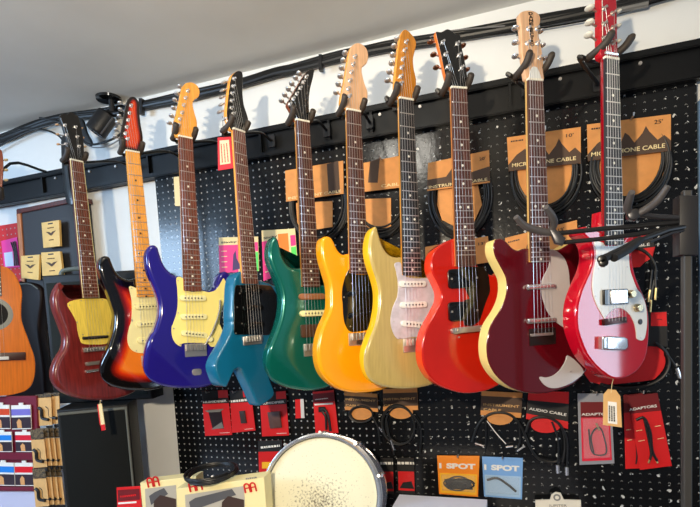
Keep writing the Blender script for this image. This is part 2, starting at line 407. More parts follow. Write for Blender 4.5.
class Guitar:
    def __init__(s, label, nut, bridge, phi, wb=-.010, scale=None, group='guitars hanging from the rail', Y=-.35):
        s.f = Frame('electric_guitar', label, 'guitar', nut[0], nut[1], Y, math.radians(phi), down=bridge, group=group)
        s.nut = nut; s.bridge = bridge; s.wb = wb
        s.L = -s.f.loc(bridge[0], bridge[1], 0)[1]
        s.posts = []
    def body(s, pts, mats, r=.008, thick=.044, smooth=6, contour=None, side=0, sharp=False, rb=None):
        s.thick = thick; p = s.f.fit(pts, s.wb-.001)
        p = chaikin(p, 2, .2) if sharp else catmull(p, smooth)
        s.bp = p
        c = contour_fn(s.f, contour[0], contour[1], s.wb, *(contour[2:])) if contour else None
        s.bodyobj = body_mesh(s.f, p, s.wb, s.wb-thick, r, mats, c, side=side, rb=rb); return s.bodyobj
    def neck(s, end, fb=ROSE, back=MAPLE, dots=PEARL, nw=.042, ew=.056, nfrets=21, deep=.019, binding=None, nutm=BONE, heel=.05, big=.0033):
        f = s.f; ev = f.loc(end[0], end[1], 0)[1]; s.ev = ev
        def hw(v): return (nw+(ew-nw)*min(1.1, v/ev))/2
        s.hw = hw
        # neck shaft
        bm = bmesh.new(); N = 12; rings = []; v0, v1 = .004, ev+.0015
        for k in range(N+1):
            v = v0+(v1-v0)*k/N; h = hw(v); dp = deep+(.003*k/N); ring = []
            for j in range(11):
                a = math.pi*j/10; ring.append(bm.verts.new((h*math.cos(a), v, -.006-dp*math.sin(a)**.8 if 0 < j < 10 else -.006)))
            rings.append(ring)
        for a, b in zip(rings, rings[1:]):
            for i in range(11): bm.faces.new((a[i], a[(i+1) % 11], b[(i+1) % 11], b[i]))
        bm.faces.new(rings[0]); bm.faces.new(rings[-1][::-1])
        s.neckobj = link('neck', bm, back, f.root)
        # fretboard, inlays set into it
        bm = bmesh.new(); c = .004
        prism_bm(bm, [(-hw(0), 0), (hw(0), 0), (hw(ev), ev+c), (hw(ev)-c, ev), (-hw(ev)+c, ev), (-hw(ev), ev+c)], -.006, 0, .0006, 1)
        for n in (3, 5, 7, 9, 12, 15, 17, 19, 21):
            if n > nfrets: continue
            v = -s.L*(1-2**(-(n-.5)/12.))
            for x in ((-.011, .011) if n == 12 else (0,)):
                d = circ(x, v, big, 12); vv = [bm.verts.new((q[0], q[1], .0004)) for q in d]
                fc = bm.faces.new(vv); fc.material_index = 1
        mats = [fb, dots]
        fbo = link('fretboard', bm, mats, f.root)
        if binding:
            for sg in (-1, 1):
                f.tube('binding', [(sg*hw(0), 0, -.001), (sg*hw(ev), ev, -.001)], .0013, binding, 6, fbo, px=False)
        for n in range(1, nfrets+1):
            v = -s.L*(1-2**(-n/12.)); h = hw(v)-.0006
            if v < ev: break
            bm = bmesh.new(); prism_bm(bm, [(-h, v-.0011), (h, v-.0011), (h, v+.0011), (-h, v+.0011)], -.0003, .0010, .0005, 1, 0); link('fret', bm, STEEL, fbo)
        h = hw(0)
        f.plate('nut', [(-h, 0), (h, 0), (h, .005), (-h, .005)], -.007, .0016, nutm, .0006, 1, px=False)
    def head(s, pts, mats, posts, buttons, side=0, wh=-.007, th=.014, smooth=5, r=.0015, btn=STEEL, postm=CHROME, brad=.0078, shaft=True):
        f = s.f; s.wh = wh
        s.headobj = body_mesh(f, catmull(f.fit(pts, wh), smooth), wh, wh-th, r, mats if isinstance(mats, list) else [mats], None, step=.003, grid=.005, side=side, seg=2, nm='headstock')
        for i, p in enumerate(posts):
            a = f.loc(p[0], p[1], wh+.004)
            bm = bmesh.new(); tube_bm(bm, [(a[0], a[1], wh), (a[0], a[1], wh+.0012)], .0055, 12); tube_bm(bm, [(a[0], a[1], wh), (a[0], a[1], wh+.011)], .003, 10)
            pg = link('tuning_peg', bm, postm, f.root); s.posts.append((a[0], a[1]))
            if i < len(buttons) and buttons[i]:
                b = f.loc(buttons[i][0], buttons[i][1], wh-th*.75); wz = wh-th*.75
                bm = bmesh.new(); tube_bm(bm, [(a[0], a[1], wz), (b[0], b[1], wz)], .0024, 6); link('peg_shaft', bm, postm, pg)
                e = np.array(b)-np.array(a); e = e/np.linalg.norm(e)
                bm = bmesh.new(); m = bmesh.ops.create_uvsphere(bm, u_segments=12, v_segments=8, radius=brad)
                ang = math.atan2(e[1], e[0]); ca, sa = math.cos(ang), math.sin(ang)
                for v in bm.verts:
                    x, y, z = v.co; x *= 1.0; y *= .55; z *= 1.35; v.co = (b[0]+x*ca-y*sa, b[1]+x*sa+y*ca, wz+z)
                link('button', bm, btn, pg)
    def strings(s, bw=.052, order=None, wbr=.003):
        f = s.f; n = 6
        P = s.posts[:6]
        left = sorted([p for p in P if p[0] < s.hw(0)*.1+np.mean([q[0] for q in P])], key=lambda q: q[1])
        # post order: inline -> string 1 (bass, left) goes to the nearest post
        if s.inline: tg = sorted(P, key=lambda q: q[1])
        else:
            a = sorted([p for p in P if p[0] <= np.median([q[0] for q in P])], key=lambda q: q[1]); b = sorted([p for p in P if p not in a], key=lambda q: -q[1]); tg = a+b
        for i in range(6):
            t = i/5-.5; xn = t*(s.hw(0)*2-.008); xb = t*bw
            pts = [(xb, -s.L, wbr), (xn, .002, .0022)]
            if i < len(tg): pts.append((tg[i][0], tg[i][1], s.wh+.006))
            f.tube('string', pts, [.00052-.00005*i]*len(pts), STRING, 5, px=False)
    inline = True
    def guard(s, pts, m, smooth=4, th=.0022, name='pickguard', screws=(), holes=None, r=.0006, parent=None, chaik=0):
        o = s.f.plate(name, pts, s.wb-.0005, s.wb+th, m, r, 1, 0, smooth=smooth, chaik=chaik, parent=parent)
        for q in screws:
            a = s.f.loc(q[0], q[1], s.wb+th); bm = bmesh.new(); tube_bm(bm, [(a[0], a[1], s.wb+th-.001), (a[0], a[1], s.wb+th+.001)], .0022, 8); link('screw', bm, STEEL, o)
        return o
    def single(s, px, py, cover, w=.083, h=.017, ang=0, poles=True, top=.009):
        f = s.f; a = f.loc(px, py, s.wb+.006)
        o = f.plate('pickup', rrect(a[0], a[1], w, h, h*.48, ang), s.wb, s.wb+top, cover, .002, 2, 0, px=False)
        if poles:
            bm = bmesh.new()
            for i in range(6):
                x = (i-2.5)*.0102; tube_bm(bm, [(a[0]+x*math.cos(ang), a[1]+x*math.sin(ang), s.wb+top-.001), (a[0]+x*math.cos(ang), a[1]+x*math.sin(ang), s.wb+top+.0012)], .0024, 8)
            link('pole_pieces', bm, mat('pole_iron', (70, 66, 60), .35, 1), o)
        return o
    def block(s, name, px, py, w, h, m, lo=0, hi=.006, r=.002, ang=0, bev=.001, parent=None):
        f = s.f; a = f.loc(px, py, s.wb+hi)
        return f.plate(name, rrect(a[0], a[1], w, h, r, ang), s.wb+lo, s.wb+hi, m, bev, 2, 0, px=False, parent=parent)
    def trem(s, px, py, w=.068, m=STEEL, h=.034, plate=None):
        f = s.f; a = f.loc(px, py, s.wb+.006)
        o = f.plate('bridge', rrect(a[0], a[1]-h*.2, w, h, .002), s.wb, s.wb+.003, plate or m, .0008, 1, 0, px=False)
        for i in range(6):
            x = a[0]+(i-2.5)*.0106
            f.plate('saddle', rrect(x, a[1], .0092, .018, .001), s.wb+.003, s.wb+.0115, m, .001, 1, 0, px=False, parent=o)
        return o
    def knob(s, px, py, m, r=.011, h=.014, name='knob'):
        f = s.f; a = f.loc(px, py, s.wb+h*.6); bm = bmesh.new()
        tube_bm(bm, [(a[0], a[1], s.wb), (a[0], a[1], s.wb+.003), (a[0], a[1], s.wb+h-.002), (a[0], a[1], s.wb+h)], [r, r, r*.85, r*.75], 20)
        return link(name, bm, m, f.root)
    def strap(s, px, py):
        f = s.f; a = f.loc(px, py, s.wb-.02)
        bm = bmesh.new(); tube_bm(bm, [(a[0], a[1]+.004, s.wb-.022), (a[0], a[1]-.004, s.wb-.022), (a[0], a[1]-.007, s.wb-.022)], [.003, .003, .006], 10); link('strap_button', bm, STEEL, f.root)

GU = {}
ex = 5.6
# 1: faded cherry double cutaway
GU[1] = g = Guitar('faded cherry red double horned electric guitar with a yellowed rectangular pickguard', (77, 161.3), (96.8, 348.6), 74, wb=-.014)
M1 = mat('faded_cherry', (126, 40, 38), .30, coat=.25, grain=.25, gscale=(50, 4, 50))
g.body(S((40, 240, ex, [(122, 236), (95, 270), (78, 320), (84, 380), (105, 440), (128, 500)]), (40, 320, ex, [(142, 100), (134, 160), (95, 225), (76, 290), (86, 350), (134, 403), (220, 438), (340, 450), (440, 440), (530, 405), (585, 345), (582, 270), (545, 200), (530, 130), (540, 60)]),
  (40, 240, ex, [(560, 440), (578, 370), (575, 300), (555, 225), (525, 270), (485, 315), (430, 332), (375, 325), (290, 330), (220, 325), (180, 328), (150, 308), (132, 278)])), [M1], r=.013, thick=.036, rb=.008)
g.neck((91.8, 298), fb=ROSEL, back=mat('cherry_neck', (96, 36, 30), .35, coat=.2), nw=.041, ew=.054, nfrets=22, binding=CREAM)
g.guard(S((40, 240, ex, [(155, 355), (228, 330), (352, 328), (385, 345), (405, 390), (402, 440), (395, 490)]), (40, 320, ex, [(395, 60), (385, 110), (365, 135), (250, 135), (225, 110), (210, 50)]), (40, 240, ex, [(205, 460), (180, 410)])), YPLAS, smooth=3,
  screws=S((40, 240, ex, [(165, 365), (230, 340), (350, 335), (208, 460), (395, 380)]), (40, 320, ex, [(240, 82), (380, 72)])))
g.head(S((40, 100, ex, [(172, 338), (165, 290), (150, 210), (128, 135), (114, 90), (135, 74), (152, 80), (172, 66), (195, 80), (214, 92), (232, 150), (243, 220), (248, 290), (246, 342)])), [mat('worn_black_lacquer', (22, 19, 18), .35, coat=.2, noise=.4, nscale=60)],
  S((40, 100, ex, [(140, 140), (150, 195), (146, 245), (200, 150), (210, 205), (219, 258)])), S((40, 100, ex, [(95, 138), (98, 192), (102, 248), (232, 158), (240, 212), (250, 262)])), wh=-.009, btn=mat('aged_buttons', (200, 160, 120), .4), brad=.0055)
g.inline = False; g.strings(.050)
g.block('pickup', 96.2, 337.3, .086, .010, BLACKM, hi=.010)
g.block('pickup_trim', 95.5, 336.6, .084, .003, STEEL, lo=.009, hi=.011)
b_ = g.block('bridge', 96.6, 349, .082, .015, STEEL, hi=.011)
for i in range(6): g.block('saddle', 96.6, 349, .008, .010, CHROME, lo=.011, hi=.014, parent=b_).location = g.f.U*0+Vector(((i-2.5)*.0105, 0, 0))
g.block('tailpiece', 95.6, 363, .060, .012, STEEL, hi=.009); g.block('tailpiece', 95.0, 370.5, .060, .009, CHROME, hi=.008)
g.knob(112, 384, BLACK); g.strap(101, 400)

# 2: three tone sunburst
GU[2] = g = Guitar('sunburst electric guitar, black edges fading to orange, with maple neck and cream pickguard', (133, 152), (152, 358), 60)
M2 = burst('three_tone_sunburst', [(0, (6, 5, 6)), (.42, (10, 7, 7)), (.60, (120, 16, 6)), (.80, (205, 50, 12)), (.96, (228, 104, 22)), (1, (232, 124, 34))])
g.body(S((40, 240, ex, [(368, 88), (345, 98), (333, 140), (340, 185), (358, 240), (385, 300), (405, 360), (420, 410), (420, 470)]), (40, 320, ex, [(415, 60), (395, 130), (375, 185), (352, 240), (348, 290), (372, 342), (430, 378), (520, 396), (620, 394), (720, 370), (800, 330), (848, 260), (845, 190), (810, 130), (785, 70)]),
  (40, 240, ex, [(785, 480), (795, 420), (815, 360), (830, 310), (828, 262), (800, 232), (780, 265), (745, 305), (690, 318), (600, 300), (548, 255), (538, 215), (500, 222), (455, 205), (425, 172), (405, 128), (392, 96)])), [M2], r=.010, contour=((112, 352), (150, 392), .25))
g.neck((146, 297), fb=MAPLE, back=MAPLE, dots=DOTB, nutm=BONE)
g.guard(S((40, 240, ex, [(500, 262), (535, 268), (560, 300), (650, 315), (720, 330), (760, 320), (780, 300), (800, 330), (780, 400), (760, 460)]), (40, 320, ex, [(760, 60), (780, 140), (700, 200), (640, 160), (580, 185), (530, 178), (500, 150), (490, 100), (500, 40)]), (40, 240, ex, [(510, 460), (515, 400), (512, 330)])), CREAM, smooth=4,
  screws=S((40, 240, ex, [(513, 270), (532, 365), (515, 448)]), (40, 320, ex, [(517, 5), (540, 172)])))
g.single(148, 306.5, CREAM); g.single(149.5, 323.8, CREAM); g.single(150.5, 341, CREAM, ang=-.12)
g.trem(152.5, 358)
HB = (80, 80, 7.244)
g.head(S((*HB, [(322, 500), (300, 480), (290, 440), (300, 380), (312, 310), (325, 240), (338, 170), (355, 132), (378, 120), (400, 125), (422, 150), (432, 185), (432, 240), (442, 330), (455, 400), (455, 450), (440, 490), (420, 522)])), [burst('headstock_sunburst', [(0, (12, 6, 6)), (.12, (30, 7, 6)), (.2, (150, 24, 10)), (.27, (214, 70, 20))]), BLACK],
  S((*HB, [(372, 183), (360, 237), (350, 288), (340, 338), (330, 385), (345, 425)])), S((*HB, [(290, 165), (292, 213), (285, 262), (272, 310), (262, 362), (256, 412)])), side=1, wh=-.008)
g.strings(.053)

# 3: blue
GU[3] = g = Guitar('deep violet blue double cutaway electric guitar with a mint cream pickguard and three cream pickups', (185.8, 137.8), (196, 347), 55)
M3 = mat('violet_blue_lacquer', (30, 22, 120), .14, coat=.6)
g.body(S((140, 240, ex, [(72, 26), (48, 42), (36, 90), (42, 150), (62, 210), (90, 280), (108, 340), (112, 400), (103, 450), (85, 504)]), (140, 320, ex, [(68, 80), (48, 130), (36, 200), (32, 260), (45, 305), (80, 345), (130, 370), (200, 384), (280, 384), (360, 378), (430, 350), (480, 300), (500, 240), (490, 180), (460, 120), (440, 70)]),
  (140, 240, ex, [(430, 470), (445, 400), (470, 340), (500, 290), (515, 240), (508, 195), (478, 175), (450, 190), (435, 225), (425, 262), (390, 285), (345, 275), (290, 280), (245, 260), (238, 205), (210, 202), (180, 188), (150, 160), (128, 125), (112, 75), (98, 38)])), [M3], r=.010, contour=((160, 352), (196, 388), .30))
g.neck((193.6, 291), fb=ROSEL)
g.guard(S((140, 240, ex, [(205, 212), (240, 215), (252, 270), (290, 290), (345, 285), (390, 292), (430, 275), (455, 235), (470, 215), (485, 260), (475, 330), (455, 400), (445, 470)]), (140, 320, ex, [(450, 30), (470, 90), (440, 140), (400, 150), (370, 130), (245, 130), (230, 148), (200, 130), (180, 90), (178, 40)]), (140, 240, ex, [(185, 470), (205, 410), (212, 350), (210, 280)])), MINT, smooth=4,
  screws=S((140, 240, ex, [(213, 228), (350, 283), (215, 408), (190, 495)]), (140, 320, ex, [(188, 48), (225, 138)])))
g.single(193.2, 298.2, CREAM); g.single(194, 316.8, CREAM); g.single(194.4, 334.2, CREAM, ang=-.14)
g.trem(196.3, 347.5, h=.040)
g.f.tube('tremolo_arm', [(205, 345, .0), (213, 330, .006), (219, 312, .008), (220, 300, .008)], .0028, CHROME, smooth=4)
g.knob(210, 339, CREAM); g.block('jack_plate', 197, 372, .03, .02, STEEL, hi=.002, r=.008)
g.head(S((150, 65, ex, [(160, 405), (140, 395), (128, 370), (135, 320), (150, 260), (165, 190), (178, 130), (200, 102), (235, 97), (265, 115), (279, 150), (270, 180), (247, 195), (240, 220), (250, 270), (262, 310), (263, 350), (250, 380), (240, 410)])), [MAPLE],
  S((150, 65, ex, [(212, 143), (200, 183), (190, 223), (180, 265), (168, 300), (160, 335)])), S((150, 65, ex, [(165, 120), (150, 160), (138, 195), (130, 240), (120, 285), (108, 325)])))
g.strings(.053)

# 4: teal angular
GU[4] = g = Guitar('teal blue angular electric guitar whose body splits into two pointed legs, with black pickguard', (239.6, 131), (255.4, 338), 72)
M4 = mat('petrol_blue_lacquer', (16, 100, 136), .2, coat=.5)
g.body(S((200, 230, ex, [(236, 222), (198, 262), (188, 310), (184, 400), (180, 480)]), (200, 320, ex, [(185, 30), (158, 105), (90, 220), (78, 270), (112, 362), (150, 380), (165, 345), (190, 285), (210, 268), (235, 280), (300, 420), (325, 482), (350, 480), (425, 422), (395, 340), (370, 270), (385, 170), (420, 70)]),
  (200, 230, ex, [(440, 480), (452, 400), (455, 340), (405, 305), (350, 285), (290, 270)])), [M4], r=.006, sharp=True)
g.neck((251, 283.6), fb=ROSEL)
g.guard(S((200, 230, ex, [(198, 308), (250, 308), (330, 306), (400, 312), (430, 360), (432, 420), (425, 480)]), (200, 320, ex, [(400, 70), (385, 85), (240, 82), (192, 82)]), (200, 230, ex, [(192, 480), (192, 400)])), BLACK, smooth=0, chaik=2,
  screws=S((200, 230, ex, [(222, 355), (208, 432)]), (200, 320, ex, [(235, 20), (200, 75)])))
g.single(252, 291, BLACK, top=.008); g.single(253.5, 308, BLACK, top=.008); g.single(254.5, 325, BLACK, top=.008)
g.trem(253.5, 338.5, w=.074, h=.026)
g.head(S((150, 65, ex, [(462, 368), (442, 330), (430, 280), (436, 200), (444, 130), (455, 70), (475, 42), (500, 32), (518, 45), (521, 90), (519, 150), (526, 220), (545, 280), (551, 310), (546, 345), (543, 372)])), [BLACK, MAPLE],
  S((150, 65, ex, [(472, 75), (468, 117), (462, 157), (460, 198), (458, 238), (468, 272)])), S((150, 65, ex, [(412, 98), (406, 142), (402, 180), (398, 222), (390, 262), (420, 300)])), side=1)
g.strings(.054, wbr=.004)

# 5: green superstrat
GU[5] = g = Guitar('dark metallic green double cutaway electric guitar with black pointed headstock and no pickguard', (302.9, 121.3), (315, 347), 50)
M5 = mat('metallic_green_lacquer', (4, 98, 86), .22, metal=.35, coat=.6)
g.body(S((200, 230, ex, [(418, 36), (400, 60), (388, 110), (392, 165), (415, 230), (445, 300), (462, 370), (460, 440), (448, 504)]), (200, 320, ex, [(425, 70), (405, 120), (385, 175), (380, 240), (398, 300), (432, 348), (490, 378), (560, 394), (640, 396), (740, 370), (820, 320), (855, 250), (840, 170), (800, 100), (775, 40)]),
  (200, 230, ex, [(770, 480), (780, 400), (800, 330), (812, 280), (802, 235), (780, 212), (755, 270), (725, 305), (660, 300), (600, 270), (575, 215), (545, 214), (510, 207), (482, 180), (462, 140), (450, 90), (438, 50)])), [M5], r=.010, contour=((272, 350), (312, 390), .30))
g.neck((312.5, 286.8), fb=ROSE, nfrets=24, back=MAPLE, nw=.042)
g.single(312.5, 296.5, mat('tan_plastic', (150, 100, 66), .4), poles=False); g.single(313.3, 313.3, CREAM)
p_ = g.block('pickup', 314.3, 330.5, .080, .036, mat('humbucker_brown', (74, 48, 36), .35, coat=.3), hi=.009, r=.004)
g.trem(315, 347, h=.036)
g.head(S((260, 60, ex, [(200, 338), (188, 310), (165, 272), (153, 245), (175, 205), (212, 140), (248, 82), (272, 58), (303, 52), (297, 100), (282, 160), (275, 220), (276, 280), (280, 346)])), [BLACK, mat('red_brown_edge', (120, 60, 34), .3, coat=.3)],
  S((260, 60, ex, [(262, 92), (245, 122), (228, 155), (208, 187), (188, 215), (170, 245)])), S((260, 60, ex, [(218, 75), (198, 100), (177, 132), (158, 162), (138, 195), (120, 228)])), side=1, smooth=3)
g.strings(.053)

# 6: yellow
GU[6] = g = Guitar('bright yellow offset electric guitar with a narrow black pickguard and pale flat headstock', (354.1, 111), (362, 337), 45)
M6 = mat('yellow_lacquer', (240, 158, 10), .2, coat=.5)
g.body(S((300, 220, ex, [(145, 90), (125, 108), (120, 160), (128, 220), (148, 290), (168, 360), (173, 430), (168, 504)]), (300, 310, ex, [(128, 90), (106, 170), (100, 250), (112, 325), (142, 382), (195, 430), (260, 458), (330, 466), (420, 458), (500, 434), (570, 382), (600, 300), (590, 220), (550, 140), (520, 60)]),
  (300, 220, ex, [(520, 480), (530, 400), (560, 330), (575, 275), (562, 215), (538, 168), (510, 170), (492, 225), (450, 268), (360, 280), (296, 250), (292, 190), (262, 190), (240, 192), (212, 165), (192, 120), (172, 95)])), [M6], r=.009)
g.neck((359.8, 273.6), fb=ROSE, nfrets=22, nw=.042)
g.guard(S((300, 220, ex, [(292, 256), (262, 300), (242, 360), (236, 420), (240, 470)]), (300, 310, ex, [(245, 40), (258, 90), (290, 122), (380, 110), (430, 80), (440, 20)]), (300, 220, ex, [(450, 470), (465, 400), (480, 340), (440, 300), (360, 306), (300, 300)])), BLACK, smooth=3,
  screws=S((300, 220, ex, [(292, 268), (290, 355), (246, 432)]), (300, 310, ex, [(300, 22), (282, 92)])))
g.single(361, 291.5, BLACK, ang=.18, top=.007); g.single(362, 313.5, BLACK, ang=.18, top=.007)
g.block('control_plate', 372, 340, .10, .022, STEEL, hi=.003)
g.trem(362, 336.5, w=.078, h=.034)
g.head(S((330, 25, ex, [(95, 470), (70, 462), (60, 440), (63, 395), (78, 330), (93, 240), (106, 160), (122, 118), (160, 100), (200, 125), (215, 170), (207, 212), (182, 235), (180, 270), (195, 330), (211, 375), (208, 420), (192, 455), (175, 480)])), [MAPLEP, MAPLE],
  S((330, 25, ex, [(140, 175), (130, 218), (120, 262), (112, 308), (102, 355), (110, 395)])), S((330, 25, ex, [(84, 157), (74, 198), (64, 240), (57, 287), (46, 332), (34, 378)])), side=1)
g.strings(.054)

# 7: blonde
GU[7] = g = Guitar('blonde electric guitar with translucent greenish cream top, pearl white pickguard and black fretboard', (406.7, 99.5), (415, 342), 42)
M7 = mat('blonde_top', (184, 162, 98), .24, coat=.5, grain=.06, gscale=(50, 3, 50)); M7s = mat('blonde_side', (238, 184, 28), .25, coat=.5)
g.body(S((300, 220, ex, [(428, 34), (405, 58), (392, 100), (386, 150), (392, 210), (408, 270), (428, 330), (443, 400), (443, 470)]), (300, 310, ex, [(436, 20), (420, 90), (390, 165), (368, 250), (374, 330), (402, 388), (450, 422), (520, 440), (620, 442), (720, 426), (800, 390), (860, 320), (870, 250), (840, 170), (800, 100), (780, 40)]),
  (300, 220, ex, [(775, 470), (790, 390), (812, 330), (825, 285), (815, 245), (795, 232), (765, 290), (720, 318), (650, 310), (590, 270), (575, 210), (545, 208), (510, 198), (480, 170), (458, 125), (442, 72)])), [M7, M7s], r=.009, side=1, contour=((366, 340), (408, 388), .2))
g.neck((410.7, 275.4), fb=EBONY, back=MAPLE, nfrets=21)
g.guard(S((300, 220, ex, [(530, 245), (565, 240), (575, 300), (620, 325), (700, 325), (760, 310), (790, 280), (800, 330), (770, 400), (755, 470)]), (300, 310, ex, [(760, 40), (780, 100), (740, 160), (690, 160), (640, 150), (580, 160), (545, 160), (520, 120), (508, 60)]), (300, 220, ex, [(520, 490), (545, 430), (550, 360), (540, 290)])), LILAC, smooth=4,
  screws=S((300, 220, ex, [(540, 252), (560, 358), (552, 448), (570, 480)]), (300, 310, ex, [(525, 65), (560, 158)])))
g.single(412.8, 284, WHITEP); g.single(413.8, 304.8, WHITEP); g.single(414.8, 324.5, WHITEP, ang=-.12)
g.trem(415, 342, h=.038)
g.head(S((330, 25, ex, [(390, 408), (375, 395), (366, 360), (364, 310), (372, 220), (385, 120), (400, 45), (425, 25), (460, 55), (482, 92), (480, 130), (466, 190), (471, 250), (482, 300), (482, 345), (470, 390), (466, 428)])), [mat('amber_headstock', (196, 128, 40), .25, coat=.4, grain=.15), MAPLE],
  S((330, 25, ex, [(428, 92), (420, 138), (410, 188), (403, 235), (398, 285), (400, 325)])), S((330, 25, ex, [(375, 78), (358, 118), (350, 167), (344, 213), (332, 262), (322, 310)])), side=1)
g.strings(.054)

# 8: red single cutaway
GU[8] = g = Guitar('orange red single cutaway electric guitar with two black pickups and black headstock', (459.3, 88.4), (469.3, 328.8), 33, wb=-.014)
M8 = mat('cherry_red_top', (194, 26, 10), .16, coat=.6, noise=.12, nscale=4); M8s = mat('cherry_red_lit_side', (236, 52, 12), .22, coat=.5)  # side colour is brighter than the top: light on it painted in
g.body(S((405, 220, ex, [(295, 104), (250, 112), (200, 140), (162, 178), (146, 230), (150, 290), (175, 340), (200, 400), (200, 450), (176, 504)]), (405, 310, ex, [(126, 90), (101, 160), (94, 230), (101, 300), (128, 360), (172, 410), (240, 444), (330, 466), (420, 460), (500, 434), (590, 375), (622, 290), (612, 200), (572, 120), (540, 60)]),
  (405, 220, ex, [(540, 480), (550, 420), (578, 360), (590, 300), (575, 255), (545, 290), (500, 310), (440, 290), (405, 250), (395, 190), (340, 150)])), [M8, M8s], r=.005, side=1, thick=.046)
g.neck((467.5, 266), fb=ROSE, nw=.043, ew=.056, nfrets=20, back=mat('orange_neck', (224, 140, 70), .3, coat=.3))
g.guard(S((405, 220, ex, [(300, 262), (395, 262), (440, 262), (470, 310), (478, 400), (450, 470)]), (405, 310, ex, [(420, 60), (380, 90), (330, 88)]), (405, 220, ex, [(330, 450), (365, 440), (350, 410), (330, 370)])), BLACK, smooth=0, chaik=1)
for q in ((464, 278.4), (464.3, 311)):
    a = g.f.loc(q[0], q[1], g.wb+.007)
    o = g.f.plate('pickup', rrect(a[0], a[1], .086, .050, .008), g.wb, g.wb+.009, BLACK, .002, 2, 0, px=False)
    for dx in (-.036, .036): g.f.tube('screw', [(a[0]+dx, a[1], g.wb+.008), (a[0]+dx, a[1], g.wb+.0105)], .0028, STEEL, 8, o, px=False)
g.block('bridge', 469.5, 329.5, .096, .015, STEEL, hi=.014, lo=.002, r=.006, ang=.03)
for px in (457.2, 482): g.block('stud', px, 330 if px < 470 else 328, .009, .009, CHROME, hi=.016, r=.0044)
g.block('screw', 459.4, 337.3, .005, .005, CHROME, hi=.003, r=.0024)
g.head(S((420, 15, ex, [(175, 408), (158, 385), (138, 320), (112, 200), (90, 110), (92, 92), (120, 94), (155, 78), (185, 93), (200, 108), (225, 110), (235, 180), (250, 250), (262, 320), (267, 370), (265, 416)])), [BLACK, mat('orange_edge', (212, 110, 36), .3, coat=.3)],
  S((420, 15, ex, [(130, 150), (145, 217), (158, 287), (212, 157), (222, 222), (237, 292)])), S((420, 15, ex, [(58, 152), (75, 222), (90, 294), (240, 172), (252, 240), (262, 306)])), side=1, wh=-.009, btn=mat('copper_buttons', (150, 110, 90), .3, 1), brad=.008)
g.inline = False; g.strings(.052, wbr=.002)

# 9: oxblood with cream binding
GU[9] = g = Guitar('oxblood red semi hollow electric guitar with cream edge binding and silver lipstick pickups', (535.7, 80.5), (543, 335), 33)
M9 = mat('oxblood_lacquer', (84, 8, 18), .10, coat=.7, spec=.6); M9s = mat('cream_binding', (232, 206, 128), .4)
g.body(S((475, 220, ex, [(140, 104), (112, 112), (103, 150), (112, 200), (142, 260), (172, 320), (178, 380), (168, 440), (140, 504)]), (475, 310, ex, [(90, 80), (70, 150), (65, 220), (75, 290), (105, 350), (150, 400), (210, 440), (290, 464), (380, 468), (450, 454), (540, 420), (600, 370), (640, 310), (650, 240), (630, 170), (600, 100), (585, 50)]),
  (475, 220, ex, [(585, 480), (590, 410), (610, 340), (632, 280), (638, 210), (620, 150), (592, 120), (552, 118), (515, 140), (470, 165), (430, 168), (360, 190), (310, 160), (268, 160), (240, 170), (212, 158), (188, 134), (165, 112)])), [M9, M9s], r=.004, side=1, thick=.042)
g.neck((541, 262), fb=ROSE, nw=.042, ew=.055, nfrets=21, back=mat('cream_neck', (226, 180, 104), .3, coat=.3), heel=.06)
GP = mat('silver_grey_guard', (190, 184, 184), .3, coat=.3)
g.guard(S((475, 220, ex, [(425, 165), (465, 178), (505, 220), (525, 280), (532, 360), (535, 430)]), (475, 310, ex, [(530, 40), (510, 95), (490, 92), (440, 52), (405, 5)]), (475, 220, ex, [(390, 470), (376, 420), (374, 350), (388, 310), (414, 260), (420, 200)])), GP, smooth=3, screws=S((475, 220, ex, [(432, 198)])))
g.guard(S((475, 310, ex, [(363, 382), (372, 374), (400, 378), (440, 366), (480, 332), (508, 285), (520, 255), (570, 290), (610, 350), (550, 400), (490, 430), (430, 438), (388, 418)])), GP, smooth=3, screws=S((475, 310, ex, [(400, 396), (535, 345)])))
LIP = CHROME
for q in ((541.5, 286.6), (541.8, 320.5)):
    a = g.f.loc(q[0], q[1], g.wb+.008)
    g.f.tube('lipstick_pickup', [(a[0]-.040, a[1], g.wb+.006), (a[0]-.038, a[1], g.wb+.006), (a[0]+.038, a[1], g.wb+.006), (a[0]+.040, a[1], g.wb+.006)], [.004, .0068, .0068, .004], CHROME, 14, px=False)
g.block('bridge', 543, 336.5, .075, .042, mat('dark_bridge', (70, 58, 56), .3, .8), hi=.003)
b_ = g.block('saddle', 543, 334.5, .062, .007, STEEL, lo=.003, hi=.011, r=.002)
g.head(S((500, 0, ex, [(155, 445), (142, 420), (132, 350), (122, 270), (121, 180), (112, 110), (114, 72), (150, 58), (190, 62), (222, 85), (226, 120), (217, 160), (219, 210), (233, 270), (241, 340), (243, 400), (241, 452)])), [MAPLEP],
  S((500, 0, ex, [(160, 157), (155, 238), (158, 318), (208, 157), (213, 238), (225, 320)])), S((500, 0, ex, [(85, 157), (85, 238), (85, 315), (226, 176), (236, 255), (244, 330)])), btn=CHROME)
g.inline = False; g.strings(.052)
for k_, ch in enumerate('DANELECTRO'):
    y_ = 15.2+3.45*k_; x_ = 530.6+.055*(y_-12)
    g.f.text(ch, (x_-2, y_), (x_+2, y_-.2), g.wh+.0003, DOTB, h=.0066, bold=.04)
g.f.plate('truss_cover', S((500, 0, ex, [(168, 446), (170, 400), (182, 375), (205, 375), (222, 405), (230, 450)])), g.wh, g.wh+.002, WHITEP, .0005, 1, 0, smooth=3)

